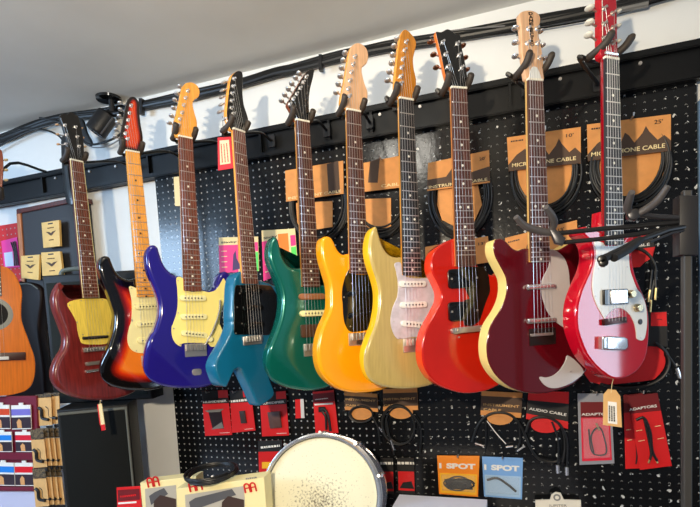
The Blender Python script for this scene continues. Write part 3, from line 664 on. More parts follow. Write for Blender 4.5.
# 10: bright red with white guard
GU[10] = g = Guitar('bright red electric guitar with broad white pickguard and red headstock, rightmost of the row', (612.3, 59), (616.5, 321), 37)
M10 = mat('candy_red_lacquer', (186, 10, 34), .07, coat=.8, spec=.6)
g.body(S((550, 200, ex, [(205, 150), (185, 152), (180, 185), (208, 215), (232, 260), (238, 320), (222, 390), (195, 450), (172, 504)]), (550, 290, ex, [(152, 70), (145, 140), (150, 220), (175, 300), (208, 370), (262, 435), (320, 482), (370, 500), (430, 488), (490, 450), (533, 385), (551, 300), (556, 200), (550, 120), (530, 40)]),
  (550, 200, ex, [(512, 504), (485, 440), (468, 380), (458, 310), (460, 250), (468, 205), (452, 190), (425, 205), (400, 235), (350, 240), (310, 220), (290, 180), (262, 165), (230, 162)])), [M10], r=.005, thick=.044)
g.neck((615, 244.6), fb=mat('ebony_grey', (40, 42, 50), .4, grain=.3), nw=.041, ew=.054, nfrets=21, back=mat('red_neck', (150, 8, 24), .15, coat=.6), binding=None)
g.f.plate('neck_heel', S((550, 200, ex, [(305, 60), (400, 75), (400, 240), (318, 252), (300, 170)])), -.046, -.008, M10, .004)
g.guard(S((550, 200, ex, [(250, 232), (300, 240), (320, 262), (400, 250), (438, 236), (444, 270), (444, 330), (450, 390), (466, 440), (490, 500)]), (550, 290, ex, [(512, 20), (536, 80), (545, 160), (540, 230), (525, 280), (490, 275), (485, 240), (475, 190), (450, 140), (410, 107), (370, 102), (335, 125), (308, 158), (300, 150), (262, 80), (242, 20)]), (550, 200, ex, [(238, 470), (245, 400), (258, 340), (262, 290)])), WHITEP, smooth=3,
  screws=S((550, 200, ex, [(272, 384), (432, 375)]), (550, 290, ex, [(254, 35), (508, 62), (412, 92), (310, 145), (508, 268)])))
a = g.f.loc(550+370/ex, 290+38/ex, g.wb+.008)
o = g.f.plate('pickup', rrect(a[0], a[1], .072, .036, .003), g.wb, g.wb+.010, BLACK, .001, 1, 0, px=False)
g.f.plate('pickup_cover', rrect(a[0]+.006, a[1], .052, .032, .003), g.wb+.010, g.wb+.0125, CHROME, .001, 1, 0, px=False, parent=o)
GOLD = mat('brassy_knob', (200, 184, 150), .25, 1)
g.knob(550+460/ex, 290+22/ex, GOLD, .0105); g.knob(550+498/ex, 290+100/ex, GOLD, .0105)
g.knob(550+505/ex, 290+178/ex, mat('jack_dark', (60, 60, 62), .3, .8), .007, .004, 'jack_socket')
o = g.block('bridge', 616.0, 321, .068, .014, mat('bridge_brown', (80, 58, 56), .3, .8), hi=.009, ang=.05)
a = g.f.loc(550+318/ex, 290+180/ex, g.wb+.005); g.f.plate('thumb_wheel', circ(a[0], a[1], .008, 16), g.wb, g.wb+.007, DOTB, .001, 1, 0, px=False, parent=o)
o = g.f.plate('tailpiece', S((550, 290, ex, [(298, 262), (340, 258), (420, 262), (438, 272), (440, 320), (425, 336), (350, 338), (298, 332)])), g.wb, g.wb+.014, CHROME, .004, 3, 0)
g.f.plate('tailpiece_slot', S((550, 290, ex, [(318, 268), (326, 268), (326, 330), (318, 330)])), g.wb+.014, g.wb+.0146, BLACK, 0, parent=o)
g.head([(602.5, 57.5), (601, 45), (601, 18), (602, -12), (613, -18), (616, -5), (617, 10), (617.2, 27), (617.5, 41), (618, 54), (617.7, 60)], [mat('candy_red_headstock', (176, 8, 30), .14, coat=.6)],
  S((560, 0, ex, [(250, 43), (250, 130), (250, 210), (300, 70), (302, 150), (302, 235)])), S((560, 0, ex, [(165, 45), (165, 125), (160, 195), (318, 70), (318, 152), (318, 237)])), btn=mat('ivory_buttons', (214, 210, 196), .4), postm=STEEL, th=.018, brad=.009)
g.inline = False; g.strings(.052)
g.f.tube('string_bar', [(605.5, 52.5, .002), (617.5, 54.5, .002)], .003, CHROME)
g.f.tube('headstock_stripe', [(602.8, 48, g.wh+.0002), (602.2, 0, g.wh+.0002)], .0009, PEARL, 5)

# ------------------------------------------------------------------ hangers on the rail
BENT = {7: ((386.5, 97.5), (396, 104)), 8: ((437.5, 90), (452, 94)), 9: ((508, 74.5), (526, 89)), 10: ((579.5, 59), (598, 84))}
def hanger(i, label, tone=RUBBER):
    g = GU[i]; f = g.f; t = Frame('guitar_hanger', label, 'hanger', g.nut[0], g.nut[1], -.03, group='yoke hangers on the rail')
    def W(u, v, w): return t.world(f.M @ Vector((u, v, w)))
    yw = -.052; sp = .027; dv_, du_ = {9: (.022, .010), 10: (.016, .020)}.get(i, (0, 0))
    nut_w = f.M @ Vector((0, .012, yw))
    b = BENT.get(i)
    A = Vector(PY(b[1][0], b[1][1], -.030)) if b else Vector((nut_w.x-.005, -.030, 2.150))
    A.z = max(A.z, RB+.03)
    la = t.world(A)
    if b:
        e = t.world(f.hit(b[0][0], b[0][1], -.055)); t.tube('arm', [la, e, W(-sp, .006+dv_, yw+.004)], .0052, BLACKM, 8, px=False, smooth=4)
    else:
        mid = t.world((A.x, A.y-.10, A.z-.004)); t.tube('arm', [la, mid, W(0, .006, yw-.012), W(0, .010, yw)], .0048, BLACKM, 8, px=False, smooth=5)
    mp = t.world((A.x, A.y, A.z))
    t.plate('mounting_plate', rrect(mp[0], mp[1], .026, .044, .004), -.002, .004, BLACKM, .001, 1, 0, px=False)
    t.tube('yoke', [W(-sp, .006+dv_, yw+.014), W(-sp, .006+dv_, yw+.004), W(-sp*.6, .006+dv_, yw-.002), W(sp*.6, .006+dv_, yw-.002), W(sp, .006+dv_, yw+.004), W(sp, .006+dv_, yw+.014)], .0045, BLACKM, 8, px=False, smooth=4)
    for sg in (-1, 1):
        t.tube('rubber_sleeve', [W(sg*sp, .005+dv_, yw+.010), W(sg*(sp+.001)+du_*.2, .008+dv_, yw+.030), W(sg*(sp+.002)+du_*.6, .018+dv_, yw+.050), W(sg*(sp+.003)+du_, .031+dv_*1.2, yw+.060), W(sg*(sp+.003)+du_, .033+dv_*1.2, yw+.062)],
               [.0080, .0085, .0085, .0085, .006], tone, 12, px=False, smooth=3)
names = {1: 'faded cherry double horned', 2: 'sunburst', 3: 'violet blue', 4: 'teal angular', 5: 'green', 6: 'yellow', 7: 'blonde', 8: 'orange red single cutaway', 9: 'oxblood', 10: 'white fronted bright red'}
for i in range(1, 11):
    hanger(i, 'black rubber sleeved yoke hanger holding the %s guitar by its headstock' % names[i])
# ------------------------------------------------------------------ room details
wallbox('door_1', PY(699, 130, 0).x, 1.5, -.01, .028, 0, 2.05, mat('pale_blue_door_paint', (132, 164, 196), .5), kind='structure')
KRAFT = mat('kraft_card', (218, 148, 80), .7, noise=.06, nscale=30)
KRAFTL = mat('kraft_light', (224, 176, 112), .7, noise=.05, nscale=30)
KRAFTD = mat('card_brown_print', (78, 58, 44), .7)
CARDB = mat('card_black_print', (26, 24, 24), .5)
CARDR = mat('card_red_print', (214, 22, 24), .45, coat=.2)
CARDDR = mat('card_dark_red_print', (110, 14, 20), .45)
CARDW = mat('card_white_print', (236, 232, 224), .6)
CARDC = mat('card_cream_print', (238, 216, 160), .6)
CABLE = mat('black_cable_jacket', (13, 13, 14), .45)
GREYP = mat('grey_print', (126, 124, 120), .5)
CLEAR = bpy.data.materials.new('clear_plastic'); CLEAR.use_nodes = True
_b = CLEAR.node_tree.nodes['Principled BSDF']; _b.inputs['Base Color'].default_value = (.8, .82, .85, 1); _b.inputs['Alpha'].default_value = .10; _b.inputs['Roughness'].default_value = .12

def hook(px, py, Y=0, reach=.05, label=''):
    label = 'steel peg hook above the ' + ' '.join(label.replace(',', '').split()[:11])
    a = PY(px, py, 0); bm = bmesh.new()
    o = bpy.data.objects.new('peg_hook', None)
    tube_bm(bm, [(0, 0, 0), (0, -reach, 0), (0, -reach-.004, .008)], .0022, 6)
    ob = link('peg_hook', bm, STEEL); ob.location = a; tag(ob, label, 'hook', 'steel peg hooks on the black pegboard'); return ob

def ring_coil(fr, name, cx, cy, rx, ry, w, turns, r=.0032, m=None, spread=.006, seed=1, a0=0, parent=None):
    rng = random.Random(seed); c = fr.loc(cx, cy, w); ex_ = fr.loc(cx+rx, cy, w); ey = fr.loc(cx, cy-ry, w)
    A, B = np.linalg.norm(ex_-c), np.linalg.norm(ey-c); pts = []
    N = 40
    for t in range(turns):
        dr = rng.uniform(-1, 1)*spread; dx = rng.uniform(-1, 1)*spread*.6; dy = rng.uniform(-1, 1)*spread*.9; dw = (t-turns/2)*r*(1.1 if turns < 6 else .6)
        for k in range(N):
            a = a0+2*math.pi*k/N; s_ = k/N
            pts.append((c[0]+dx*math.sin(math.pi*s_)+(A+dr*math.sin(math.pi*s_))*math.cos(a), c[1]+dy*math.sin(math.pi*s_)+(B+dr*math.sin(math.pi*s_))*math.sin(a), w+dw*math.sin(math.pi*s_)))
    return fr.tube(name, pts, r, m or CABLE, 8, px=False, parent=parent)

# ------------------------------------------------------------------ big cable cards
def cable_card(label, q, hdr, text=None, big=None, coil=None, inner=None, sil=None, band=None, Y=-.017, seed=1, mat_=KRAFT, group='big kraft cable cards', hookit=True):
    """q: header quad TL TR BR BL"""
    cxp = sum(p[0] for p in q)/4; cyp = sum(p[1] for p in q)/4
    f = Frame('cable_card', label, 'cable package', cxp, cyp, Y, group=group)
    hd = f.plate('header', q, -.002, .0016, mat_, .0004, 1, 0)
    if inner:
        f.plate('backing_card', inner, -.013, -.0115, KRAFT if mat_ != CARDR else CARDR, 0, smooth=0)
    if coil: ring_coil(f, 'coiled_cable', *coil[:4], -.006, coil[4], seed=seed, spread=coil[5] if len(coil) > 5 else .013, a0=math.pi/2)
    def lerp(u, v):
        t = (q[0][0]+(q[1][0]-q[0][0])*u, q[0][1]+(q[1][1]-q[0][1])*u); b = (q[3][0]+(q[2][0]-q[3][0])*u, q[3][1]+(q[2][1]-q[3][1])*u)
        return (t[0]+(b[0]-t[0])*v, t[1]+(b[1]-t[1])*v)
    if sil:
        f.plate('printed_silhouette', [lerp(*p) for p in sil], .0013, .0019, KRAFTD, 0, parent=hd)
    if text:
        for s_, (u0, u1, v), h, m in text: f.text(s_, lerp(u0, v), lerp(u1, v), .0021, m, h=h, parent=hd, bold=.01)
    if hookit:
        t = lerp(.5, .08); hook(t[0], t[1], label=label)
    return f, hd, lerp
SIL = [(0, 1), (0, .82), (.12, .55), (.24, .40), (.30, .62), (.38, .70), (.45, .35), (.50, .45), (.56, .66), (.66, .42), (.70, .24), (.74, .40), (.84, .66), (.92, .55), (1, .72), (1, 1)]
TXT = CARDC
# 10 ft microphone cable
cable_card('kraft card of black microphone cable marked 10 feet, behind the oxblood guitar neck', [(506.9, 137.4), (580.8, 126.8), (581, 163), (508.6, 171)], None,
   [('MICROPHONE CABLE', (.05, .93, .90), .011, TXT), ("10'", (.80, .90, .24), .010, CARDB), ('~', (.05, .22, .16), .004, CARDB)], coil=(544, 172, 32, 39, 9), inner=[(515, 168), (573, 160), (575, 185), (566, 200), (545, 207), (524, 201), (513, 186)], sil=SIL, seed=2)
# 25 ft microphone cable
cable_card('kraft card of black microphone cable marked 25 feet, upper right behind the bright red guitar', [(587, 124.5), (671, 114), (671, 150.5), (588, 160.8)], None,
   [('MICROPHONE CABLE', (.04, .93, .90), .012, TXT), ("25'", (.80, .90, .22), .011, CARDB), ('~', (.05, .22, .16), .004, CARDB)], coil=(629, 165, 37, 40, 12, .016), inner=[(594, 158), (664, 149), (666, 170), (655, 190), (632, 199), (607, 193), (594, 176)], sil=SIL, seed=3)
# 20 ft instrument cable
cable_card('kraft card of black instrument cable marked 20 feet, behind the orange red guitar neck', [(428, 163), (489, 150), (490, 182.5), (427, 191)], None,
   [('INSTRUMENT CABLE', (.03, .96, .93), .009, TXT), ("20'", (.84, .94, .27), .009, CARDB)], coil=(460, 196, 28, 39, 9), inner=[(438, 190), (478, 185), (482, 205), (474, 222), (458, 228), (442, 220), (437, 205)], sil=[(0, .95), (0, .6), (.3, .6), (.42, .28), (.58, .3), (.66, .6), (1, .5), (1, .95)], seed=4)
# two crumpled ones
cable_card('kraft instrument cable card with a torn dark header, between the yellow and blonde guitar necks', [(363, 163), (403, 155), (404, 187), (363, 192)], None,
   [('CABLE', (.45, .98, .93), .010, TXT)], coil=(380, 203, 26, 31, 9), inner=[(365, 199), (391, 198), (391, 228), (366, 228)], sil=[(.18, .0), (.42, -.05), (.36, .75), (.12, .7)], seed=5)
cable_card('kraft instrument cable card with black tape over one corner, behind the green guitar neck', [(285, 170.7), (343, 160.5), (343.6, 193.6), (286, 201.6)], None,
   [('INSTRUMENT CABLE', (.04, .96, .95), .009, TXT)], coil=(318, 205, 27, 35, 8), inner=[(296, 203), (332.5, 201), (332.5, 227), (298, 232)], sil=[(.72, .02), (.92, -.02), (.94, .98), (.74, .95)], seed=6)
# lower ones peeping out
cable_card('kraft cable card marked 13 feet, low behind the oxblood guitar body', [(505, 238), (577, 220), (578, 245), (506, 262)], None,
   [("13'", (.74, .82, .28), .009, CARDB), ('~', (.04, .20, .24), .004, CARDB)], Y=-.010, sil=[(.25, 1), (.3, .5), (.5, .4), (.6, .8), (.62, 1)], hookit=False)
cable_card('kraft cable card low behind the orange red guitar body, only its top edge showing', [(425, 247), (488, 236), (490, 262), (426, 272)], None,
   [("13'", (.84, .94, .30), .009, CARDB)], Y=-.010, hookit=False)

# hanging instrument cable cards under the guitars
def small_cable(label, q, words, oval, seed, red=False, extra=None, plugs=None):
    base = CARDR if red else KRAFT
    f, hd, lerp = cable_card(label, q, None, None, Y=-.010-.010*(seed == 10), mat_=base, group='small cable cards under the guitars', hookit=False)
    v0 = .32 if red else .2
    f.plate('dark_band', [lerp(.0, v0), lerp(1, v0), lerp(1, .80), lerp(0, .80)], .0014, .0020, CARDB if red else KRAFTD, 0, parent=hd)
    for s_, (u0, u1, v), h in words: f.text(s_, lerp(u0, v), lerp(u1, v), .0022, CARDW if red else KRAFTL, h=h, parent=hd, bold=.012)
    ox, oy, rx, ry = oval
    f.plate('window_card', [(ox+rx*math.cos(2*math.pi*k/20), oy+ry*math.sin(2*math.pi*k/20)) for k in range(20)], -.003, -.0015, base, 0)
    if extra:
        for pts, r in extra: f.tube('cable', [(x, y, w) for x, y, w in pts], r, CABLE, 8, smooth=5)
    if plugs:
        for a, b in plugs: f.tube('plug', [(a[0], a[1], .008), (b[0], b[1], .008)], .0032, CHROME, 10)
    return f
f = small_cable('small kraft cable card with a tight loop, above the right of the snare drum', [(344, 392), (377, 394), (378, 412), (345, 410)],
   [('INSTRUMENT', (.02, .94, .45), .0075), ('CABLE', (.03, .45, .78), .0075)], (361, 414, 11, 6), 7)
ring_coil(f, 'coiled_cable', 361, 414, 11.5, 8, .006, 4, r=.003, seed=7, spread=.003)
f.tube('cable', [(372, 416, .006), (378, 428, .006), (380, 445, .006)], .003, CABLE, smooth=4)
f = small_cable('small kraft instrument cable card with a round hanging loop of cable, below the blonde guitar', [(383, 389), (417, 388), (418, 410), (383, 411)],
   [('INSTRUMENT', (.02, .94, .52), .0075), ('CABLE', (.03, .45, .80), .0075)], (401, 412, 12, 7), 8)
ring_coil(f, 'coiled_cable', 399, 425, 15.5, 19, .007, 3, r=.0032, seed=8, spread=.005)
f.tube('cable', [(386, 418, .010), (389, 435, .010), (394, 455, .010)], .003, CABLE, smooth=4)
f.tube('cable', [(413, 415, .010), (421, 430, .010), (420, 455, .008)], .003, CABLE, smooth=4)
f.tube('plug', [(390.5, 440, .010), (394, 450, .010)], .0030, CHROME); f.tube('plug', [(379, 427, .006), (382, 432, .006)], .0022, CHROME)
f = small_cable('small kraft cable card with cable spread in a wide arch, below the oxblood guitar', [(481.4, 391), (522.6, 393), (521, 418), (480.5, 415)],
   [('INSTRUMENT', (.06, .94, .60), .0080), ('CABLE', (.07, .50, .80), .0080)], (500, 418, 13, 7), 9,
   extra=[([(472, 442, .01), (478, 425, .01), (488, 415, .01), (500, 412.5, .01), (512, 416, .01), (522, 428, .01), (529, 445, .01), (538, 458, .01), (552, 462, .01), (560, 460, .01)], .0042),
          ([(486, 420, .012), (486, 440, .012), (485, 454, .012)], .0016), ([(519, 420, .008), (520, 440, .008), (516, 452, .008)], .003)],
   plugs=[((506, 447), (513, 446)), ((517, 451), (525, 446)), ((475, 443), (484, 446))])
f.tube('cable_tie', [(487, 421, .014), (496, 433, .014), (506, 444, .012)], .0014, CARDW, smooth=3)
f = small_cable('red audio cable card with white wording and two hanging plugs, below the silver guard', [(528.6, 391), (569, 392), (568, 429), (526, 419)],
   [('AUDIO CABLE', (.05, .95, .66), .0085)], (546, 425, 15, 8), 10, red=True,
   extra=[([(526, 432, .01), (530, 421, .01), (540, 417, .01), (552, 419, .01), (562, 428, .01), (565, 445, .01), (563, 462, .01)], .0045), ([(552, 422, .014), (558, 440, .014), (558, 464, .014)], .0028), ([(560, 424, .014), (567, 440, .014), (567, 466, .014)], .0028)])
f.tube('plug', [(557.5, 465, .014), (558, 473, .014)], .0058, CHROME); f.tube('plug', [(566.8, 467, .014), (567, 475, .014)], .0058, CHROME)
# red card right of the red guitar
f, hd, lerp = cable_card('red cable card with black coil and brass plugs, right of the white fronted red guitar', [(592, 238), (651, 231), (655, 247), (592, 256)], None, None, Y=-.014, mat_=CARDR, group='small cable cards under the guitars', hookit=False)
f.plate('dark_band', [lerp(0, .40), lerp(1, .40), lerp(1, .98), lerp(0, .98)], .0014, .002, CARDB, 0, parent=hd)
f.text('AUDIO CABLE', (604, 251.5), (650, 245.5), .0022, CARDW, h=.008, parent=hd)
f.plate('backing_card', [(600, 255), (655, 247), (652, 258), (645, 262), (640, 267), (625, 268), (602, 266)], -.002, .001, CARDR, 0)
ring_coil(f, 'coiled_cable', 632, 275, 24, 27, .012, 4, r=.0034, seed=11, spread=.006)
for i, (a, b, c) in enumerate((((652, 270), (650, 290), (648, 302)), ((655, 272), (656, 288), (655, 300)), ((654, 280), (651, 300), (650, 312)))):
    f.tube('cable', [(*a, .014), (*b, .016)], .0026, CABLE); f.tube('plug', [(*b, .016), (*c, .016)], .0034, mat('brass_plug', (200, 176, 120), .3, 1))
f = Frame('boxed_adaptor', 'small red and black package hanging right of the red guitar body', 'package', 657, 330, -.012)
f.plate('carton', [(640, 312), (667, 311), (668, 347), (640, 346)], -.010, .008, CARDB, .001, 1)
f.plate('red_label', [(651, 312.5), (666.5, 312), (667, 326), (651, 326)], .008, .0088, CARDR, 0)
f.text('~', (657, 320), (662, 320), .0089, CARDDR)
f = Frame('cable_card', 'large rounded red cable card low behind the red guitar body, black cable bent round it', 'cable package', 640, 365, -.014, group='small cable cards under the guitars')
f.plate('backing_card', [(590, 345), (655, 345), (664, 355), (665, 365), (658, 376), (645, 381), (590, 382)], -.002, .002, CARDR, .0005, 1, smooth=4)
f.tube('cable', [(655, 343, .008), (666, 352, .008), (669, 365, .008), (662, 378, .008), (645, 386, .008), (620, 388, .008), (600, 384, .008)], .0045, CABLE, smooth=5)
f.tube('cable', [(660, 345, .010), (670, 358, .010), (678, 370, .010)], .003, CABLE, smooth=5); f.tube('plug', [(677, 368, .010), (680, 378, .010)], .005, CHROME)

# ------------------------------------------------------------------ blister cards
def card(name, label, cat, q, m, Y=-.006, th=.0016, group=None, r=.0004):
    cxp = sum(p[0] for p in q)/len(q); cyp = sum(p[1] for p in q)/len(q)
    f = Frame(name, label, cat, cxp, cyp, Y, group=group)
    base = f.plate('card', q, 0, th, m, r, 1, 0)
    Q = [q[0], q[1], q[2], q[3]]
    def L(u, v):
        t = (Q[0][0]+(Q[1][0]-Q[0][0])*u, Q[0][1]+(Q[1][1]-Q[0][1])*u); b = (Q[3][0]+(Q[2][0]-Q[3][0])*u, Q[3][1]+(Q[2][1]-Q[3][1])*u)
        return (t[0]+(b[0]-t[0])*v, t[1]+(b[1]-t[1])*v)
    def rect(nm, u0, v0, u1, v1, mm, w0=th, w1=th+.0006, par=None, rr=0):
        return f.plate(nm, [L(u0, v0), L(u1, v0), L(u1, v1), L(u0, v1)], w0-.0002, w1, mm, rr, 1 if rr else 3, 0, parent=par)
    f.base = base; return f, L, rect
ORANGE = mat('orange_print', (246, 140, 24), .45, coat=.2); YEL = mat('yellow_print', (250, 186, 40), .45)
BLUEP = mat('pale_blue_print', (120, 168, 222), .45, coat=.2); BLUEL = mat('lighter_blue_print', (164, 196, 226), .45)
for lab, q, m, m2, cab in (('orange power adaptor card with white lettering, hanging at the bottom of the pegboard', [(437, 455.5), (479.5, 456), (478, 497), (439, 494)], ORANGE, YEL, 0),
                        ('pale blue power adaptor card with white lettering, right of the orange one', [(482, 456.5), (523, 458), (522, 499.5), (484, 496.5)], BLUEP, BLUEL, 1)):
    f, L, rect = card('adaptor_card', lab, 'adaptor card', q, m, group='square adaptor cards')
    rect('lower_panel', .04, .45, .96, .96, m2, par=f.base)
    f.text('1 SPOT', L(.04, .33), L(.92, .33), .0023, CARDW, h=.019, parent=f.base, bold=.05)
    if not cab:
        # coiled adaptor in its blister
        c = f.loc(*L(.5, .70), .006)
        for k in range(5):
            ring_coil(f, 'coiled_cord', L(.5, .70)[0]+(-6, 6, 0, -3, 4)[k], L(.5, .70)[1]+(0, 1, -2, 2, 0)[k], 8+k, 4+k*.4, .006+.001*k, 1, r=.0024, seed=k)
        f.plate('adaptor', [L(.15, .62), L(.80, .60), L(.86, .84), L(.2, .84)], .002, .010, BLACKM, .002, 2)
    else:
        f.tube('cord', [(*L(.10, .58), .006), (*L(.35, .52), .006), (*L(.62, .66), .006), (*L(.84, .82), .006)], .0040, CABLE, smooth=5)
    rect('blister', .08, .50, .92, .90, CLEAR, .002, .011, rr=.001)
    hook(L(.5, -.02)[0], L(.5, -.02)[1], reach=.03, label=lab)
# humidifier cards
for i, (lab, q, kind) in enumerate((('red humidifier card with a dark window, nearest the left edge of the black pegboard', [(201.5, 391), (227.5, 390), (232, 435), (205, 436)], 0),
        ('red card with a small black sensor in the middle, second from the pegboard edge', [(229.5, 391), (250.5, 390), (255.5, 430.5), (232, 433)], 1),
        ('red humidifier card with square grey device, under the angular teal guitar', [(259.5, 393), (285.5, 391), (289, 435.5), (262, 436.5)], 2))):
    f, L, rect = card('humidifier_card', lab, 'humidifier card', q, CARDR, Y=-.008-.001*i, group='red humidifier cards')
    rect('black_header', 0, .0, .62, .20, CARDB, par=f.base); rect('dark_band', 0, .17, 1, .29, CARDB, par=f.base)
    f.text('~' if kind == 1 else 'HUMIDIFIER', L(.04, .275), L(.93, .26), .0024, CARDW, h=.0085, parent=f.base, bold=.03)
    if kind == 0:
        f.plate('window', [L(.18, .42), L(.68, .42), L(.72, .85), L(.30, .85)], .001, .0026, mat('window_dark', (40, 30, 34), .3), 0)
        f.plate('grey_flap', [L(.24, .86), L(.72, .84), L(.66, .70), L(.5, .76)], .0026, .0034, GREYP, 0); f.plate('grey_flap', [L(.05, .44), L(.80, .41), L(.62, .48), L(.2, .48)], .0026, .0034, GREYP, 0)
    elif kind == 1: f.plate('sensor', [L(.36, .50), L(.60, .50), L(.63, .80), L(.40, .80)], .001, .010, mat('sensor_black', (60, 50, 50), .35), .002, 2)
    else: f.plate('device', [L(.24, .46), L(.70, .45), L(.73, .82), L(.30, .83)], .001, .012, mat('device_grey', (92, 66, 62), .4), .003, 2)
    f.text('~', L(.55, .95), L(.92, .95), .0020, CARDW, h=.002, parent=f.base)
    hook(L(.35, .02)[0], L(.35, .02)[1], reach=.03, label=lab)
f, L, rect = card('humidifier_card', 'narrow red and white packet hanging left of the red tuner card', 'packet', [(295, 399.5), (303.5, 399), (304.5, 418), (295.5, 418.5)], CARDR)
f.root.name = 'narrow_packet'; rect('white_stripe', .62, 0, 1, 1, mat('packet_white', (210, 206, 206), .5), par=f.base)
f, L, rect = card('capo_card', 'red card with a black clamp, hanging above the top of the snare drum', 'accessory card', [(312.5, 392), (333.5, 390), (338.5, 433), (315.5, 433)], CARDR, Y=-.008)
rect('dark_header', .0, .05, 1, .26, CARDDR, par=f.base); f.text('~', L(.1, .2), L(.7, .19), .0025, CARDW, h=.003, parent=f.base); rect('white_line', .04, .29, .90, .33, CARDW, par=f.base)
f.tube('clamp_arm', [(*L(.28, .44), .008), (*L(.5, .44), .01), (*L(.62, .6), .01), (*L(.66, .95), .008)], .005, BLACKM, smooth=4); f.tube('clamp_handle', [(*L(.35, .46), .008), (*L(.5, .62), .008), (*L(.48, .92), .008)], .0045, BLACKM, smooth=4)
f.plate('clamp_pad', [L(.2, .38), L(.5, .38), L(.5, .5), L(.2, .5)], .002, .012, BLACKM, .002, 1)
f, L, rect = card('accessory_card', 'red card with yellow patch, partly behind the left rim of the snare drum', 'accessory card', [(258, 441), (282, 440), (281, 473), (259, 473)], CARDR, Y=-.010)
rect('dark_header', 0, 0, 1, .34, CARDB, par=f.base); f.text('~', L(.12, .24), L(.92, .20), .0025, CARDW, h=.008, parent=f.base); rect('yellow_patch', .14, .66, .55, .86, YEL, par=f.base)
for k, (lab, q) in enumerate((('small red and black card beside the right rim of the snare drum', [(380, 458), (393, 458), (394, 494), (381, 494)]), ('small red and black card hanging second right of the snare drum', [(397, 458), (414, 458), (415, 494), (398, 493)]))):
    f, L, rect = card('accessory_card', lab, 'accessory card', q, CARDB, group='small red and black cards')
    f.text('~', L(.02, .18), L(1, .18), .0022, CARDW, h=.009, parent=f.base, bold=.02); rect('red_panel', .04, .38, .98, .92, CARDR, par=f.base)
    f.plate('part_in_blister', [L(.1, .86), L(.3, .70), L(.8, .66), L(.95, .86)], .0022, .006, BLACKM, .001, 1)
# adaptors, right
f, L, rect = card('adaptor_clamshell', 'clear plastic clamshell with red adaptors card and looped cord, left of the brown paper tag', 'adaptor package', [(577.5, 393.5), (611, 393.5), (614.5, 463.5), (579.5, 465)], mat('clamshell_rim', (150, 150, 156), .2, coat=.5), Y=-.012, th=.003, group='red adaptors packages')
rect('printed_card', .08, .12, .93, .95, mat('bright_red_card', (228, 30, 60), .4, coat=.3), .003, .004, par=f.base); rect('dark_band', .08, .12, .93, .34, CARDDR, .004, .0045, par=f.base)
f.text('ADAPTORS', L(.10, .31), L(1.02, .31), .0047, CARDW, h=.008, parent=f.base, bold=.015)
f.tube('cord', [(*L(.30, .50), .010), (*L(.33, .75), .010), (*L(.45, .86), .010), (*L(.78, .84), .010), (*L(.70, .55), .010), (*L(.56, .48), .010), (*L(.36, .60), .010), (*L(.42, .84), .010)], .0022, CABLE, smooth=5)
f.tube('plug', [(*L(.52, .42), .010), (*L(.60, .52), .010)], .003, mat('brass_plug', (200, 176, 120)))
rect('blister', .14, .36, .90, .92, CLEAR, .0045, .016, rr=.002); hook(L(.5, -.02)[0], L(.5, -.02)[1], reach=.04, label='clear plastic clamshell')
for lab, q, yy in (('red adaptors card with a black splitter cord, rear one of the overlapping pair', [(623.5, 395), (644, 393), (652, 468), (625.5, 469)], -.006), ('red adaptors card with a black splitter cord, front one of the overlapping pair', [(628, 396), (657.5, 393), (672, 466), (640, 470)], -.012)):
    f, L, rect = card('adaptor_card', lab, 'adaptor package', q, CARDR, Y=yy, group='red adaptors packages')
    rect('dark_header', 0, 0, 1, .24, CARDDR, par=f.base)
    for (u, v) in ((.7, .45), (.72, .62), (.1, .62), (.08, .48)): f.text('~', L(u, v), L(u+.2, v-.005), .0020, CARDC, h=.0022, parent=f.base)
    if yy == -.012:
        f.text('ADAPTORS', (629.5, 411), (657, 407), .0026, CARDW, h=.008, parent=f.base, bold=.015)
        f.tube('cord', [(636, 420, .010), (644, 418, .012), (650, 432, .012), (652, 450, .010), (657, 461, .008)], .0040, CABLE, smooth=5); f.tube('cord', [(644, 418, .010), (648, 436, .010), (651, 452, .008), (650, 460, .008)], .0035, CABLE, smooth=5)
        f.tube('plug', [(650, 459, .008), (648.5, 463, .008)], .003, mat('brass_plug', (200, 176, 120))); f.tube('plug', [(656, 460, .008), (657.5, 463, .008)], .003, mat('brass_plug', (200, 176, 120)))
    else: f.tube('cord', [(636, 440, .005), (637, 455, .005), (636, 464, .005)], .002, CABLE, smooth=3)
hook(640, 391, reach=.04, label='overlapping pair of red adaptors cards')
# paper tags
f, L, rect = card('paper_tag', 'brown paper tag with a white label, hanging from the bright red guitar', 'tag', [(603.5, 394), (620.5, 396), (622, 427.5), (603, 425)], KRAFT, Y=-.30)
f.base.data.materials[0] = KRAFTL
f.plate('tag_top', [(603.5, 394.5), (608, 389), (616, 390), (620.5, 396.5)], 0, .0014, KRAFTL, 0); rect('white_label', .26, .22, .76, .92, CARDW, par=f.base)
for k in range(3): f.text('~', L(.38+.13*k, .84), L(.38+.13*k, .34), .0024, CARDB, h=.003, parent=f.base)
f.tube('string_loop', [(611, 393, .001), (612, 384, .004), (613.5, 378, .02)], .0008, CARDC)
f, L, rect = card('paper_tag', 'red edged price tag hanging on a thread from the headstock of the teal angular guitar', 'tag', [(217.5, 137.5), (230.5, 136.5), (233, 168), (218, 170.5)], mat('red_tag', (214, 34, 44), .5), Y=-.345)
rect('label', .15, .10, .86, .84, mat('pink_label', (244, 196, 160), .6), par=f.base)
for k in range(3): f.text('~', L(.34+.2*k, .78), L(.30+.2*k, .2), .0024, CARDR, h=.003, parent=f.base)
f.tube('string_loop', [(224, 139, .001), (223, 128, .006), (222.5, 116, .010)], .0008, CARDB)
f, L, rect = card('paper_tag', 'red and white price tag hanging under the faded cherry guitar', 'tag', [(97, 404.5), (101.5, 403.5), (105.5, 430), (100.5, 431)], CARDC, Y=-.36)
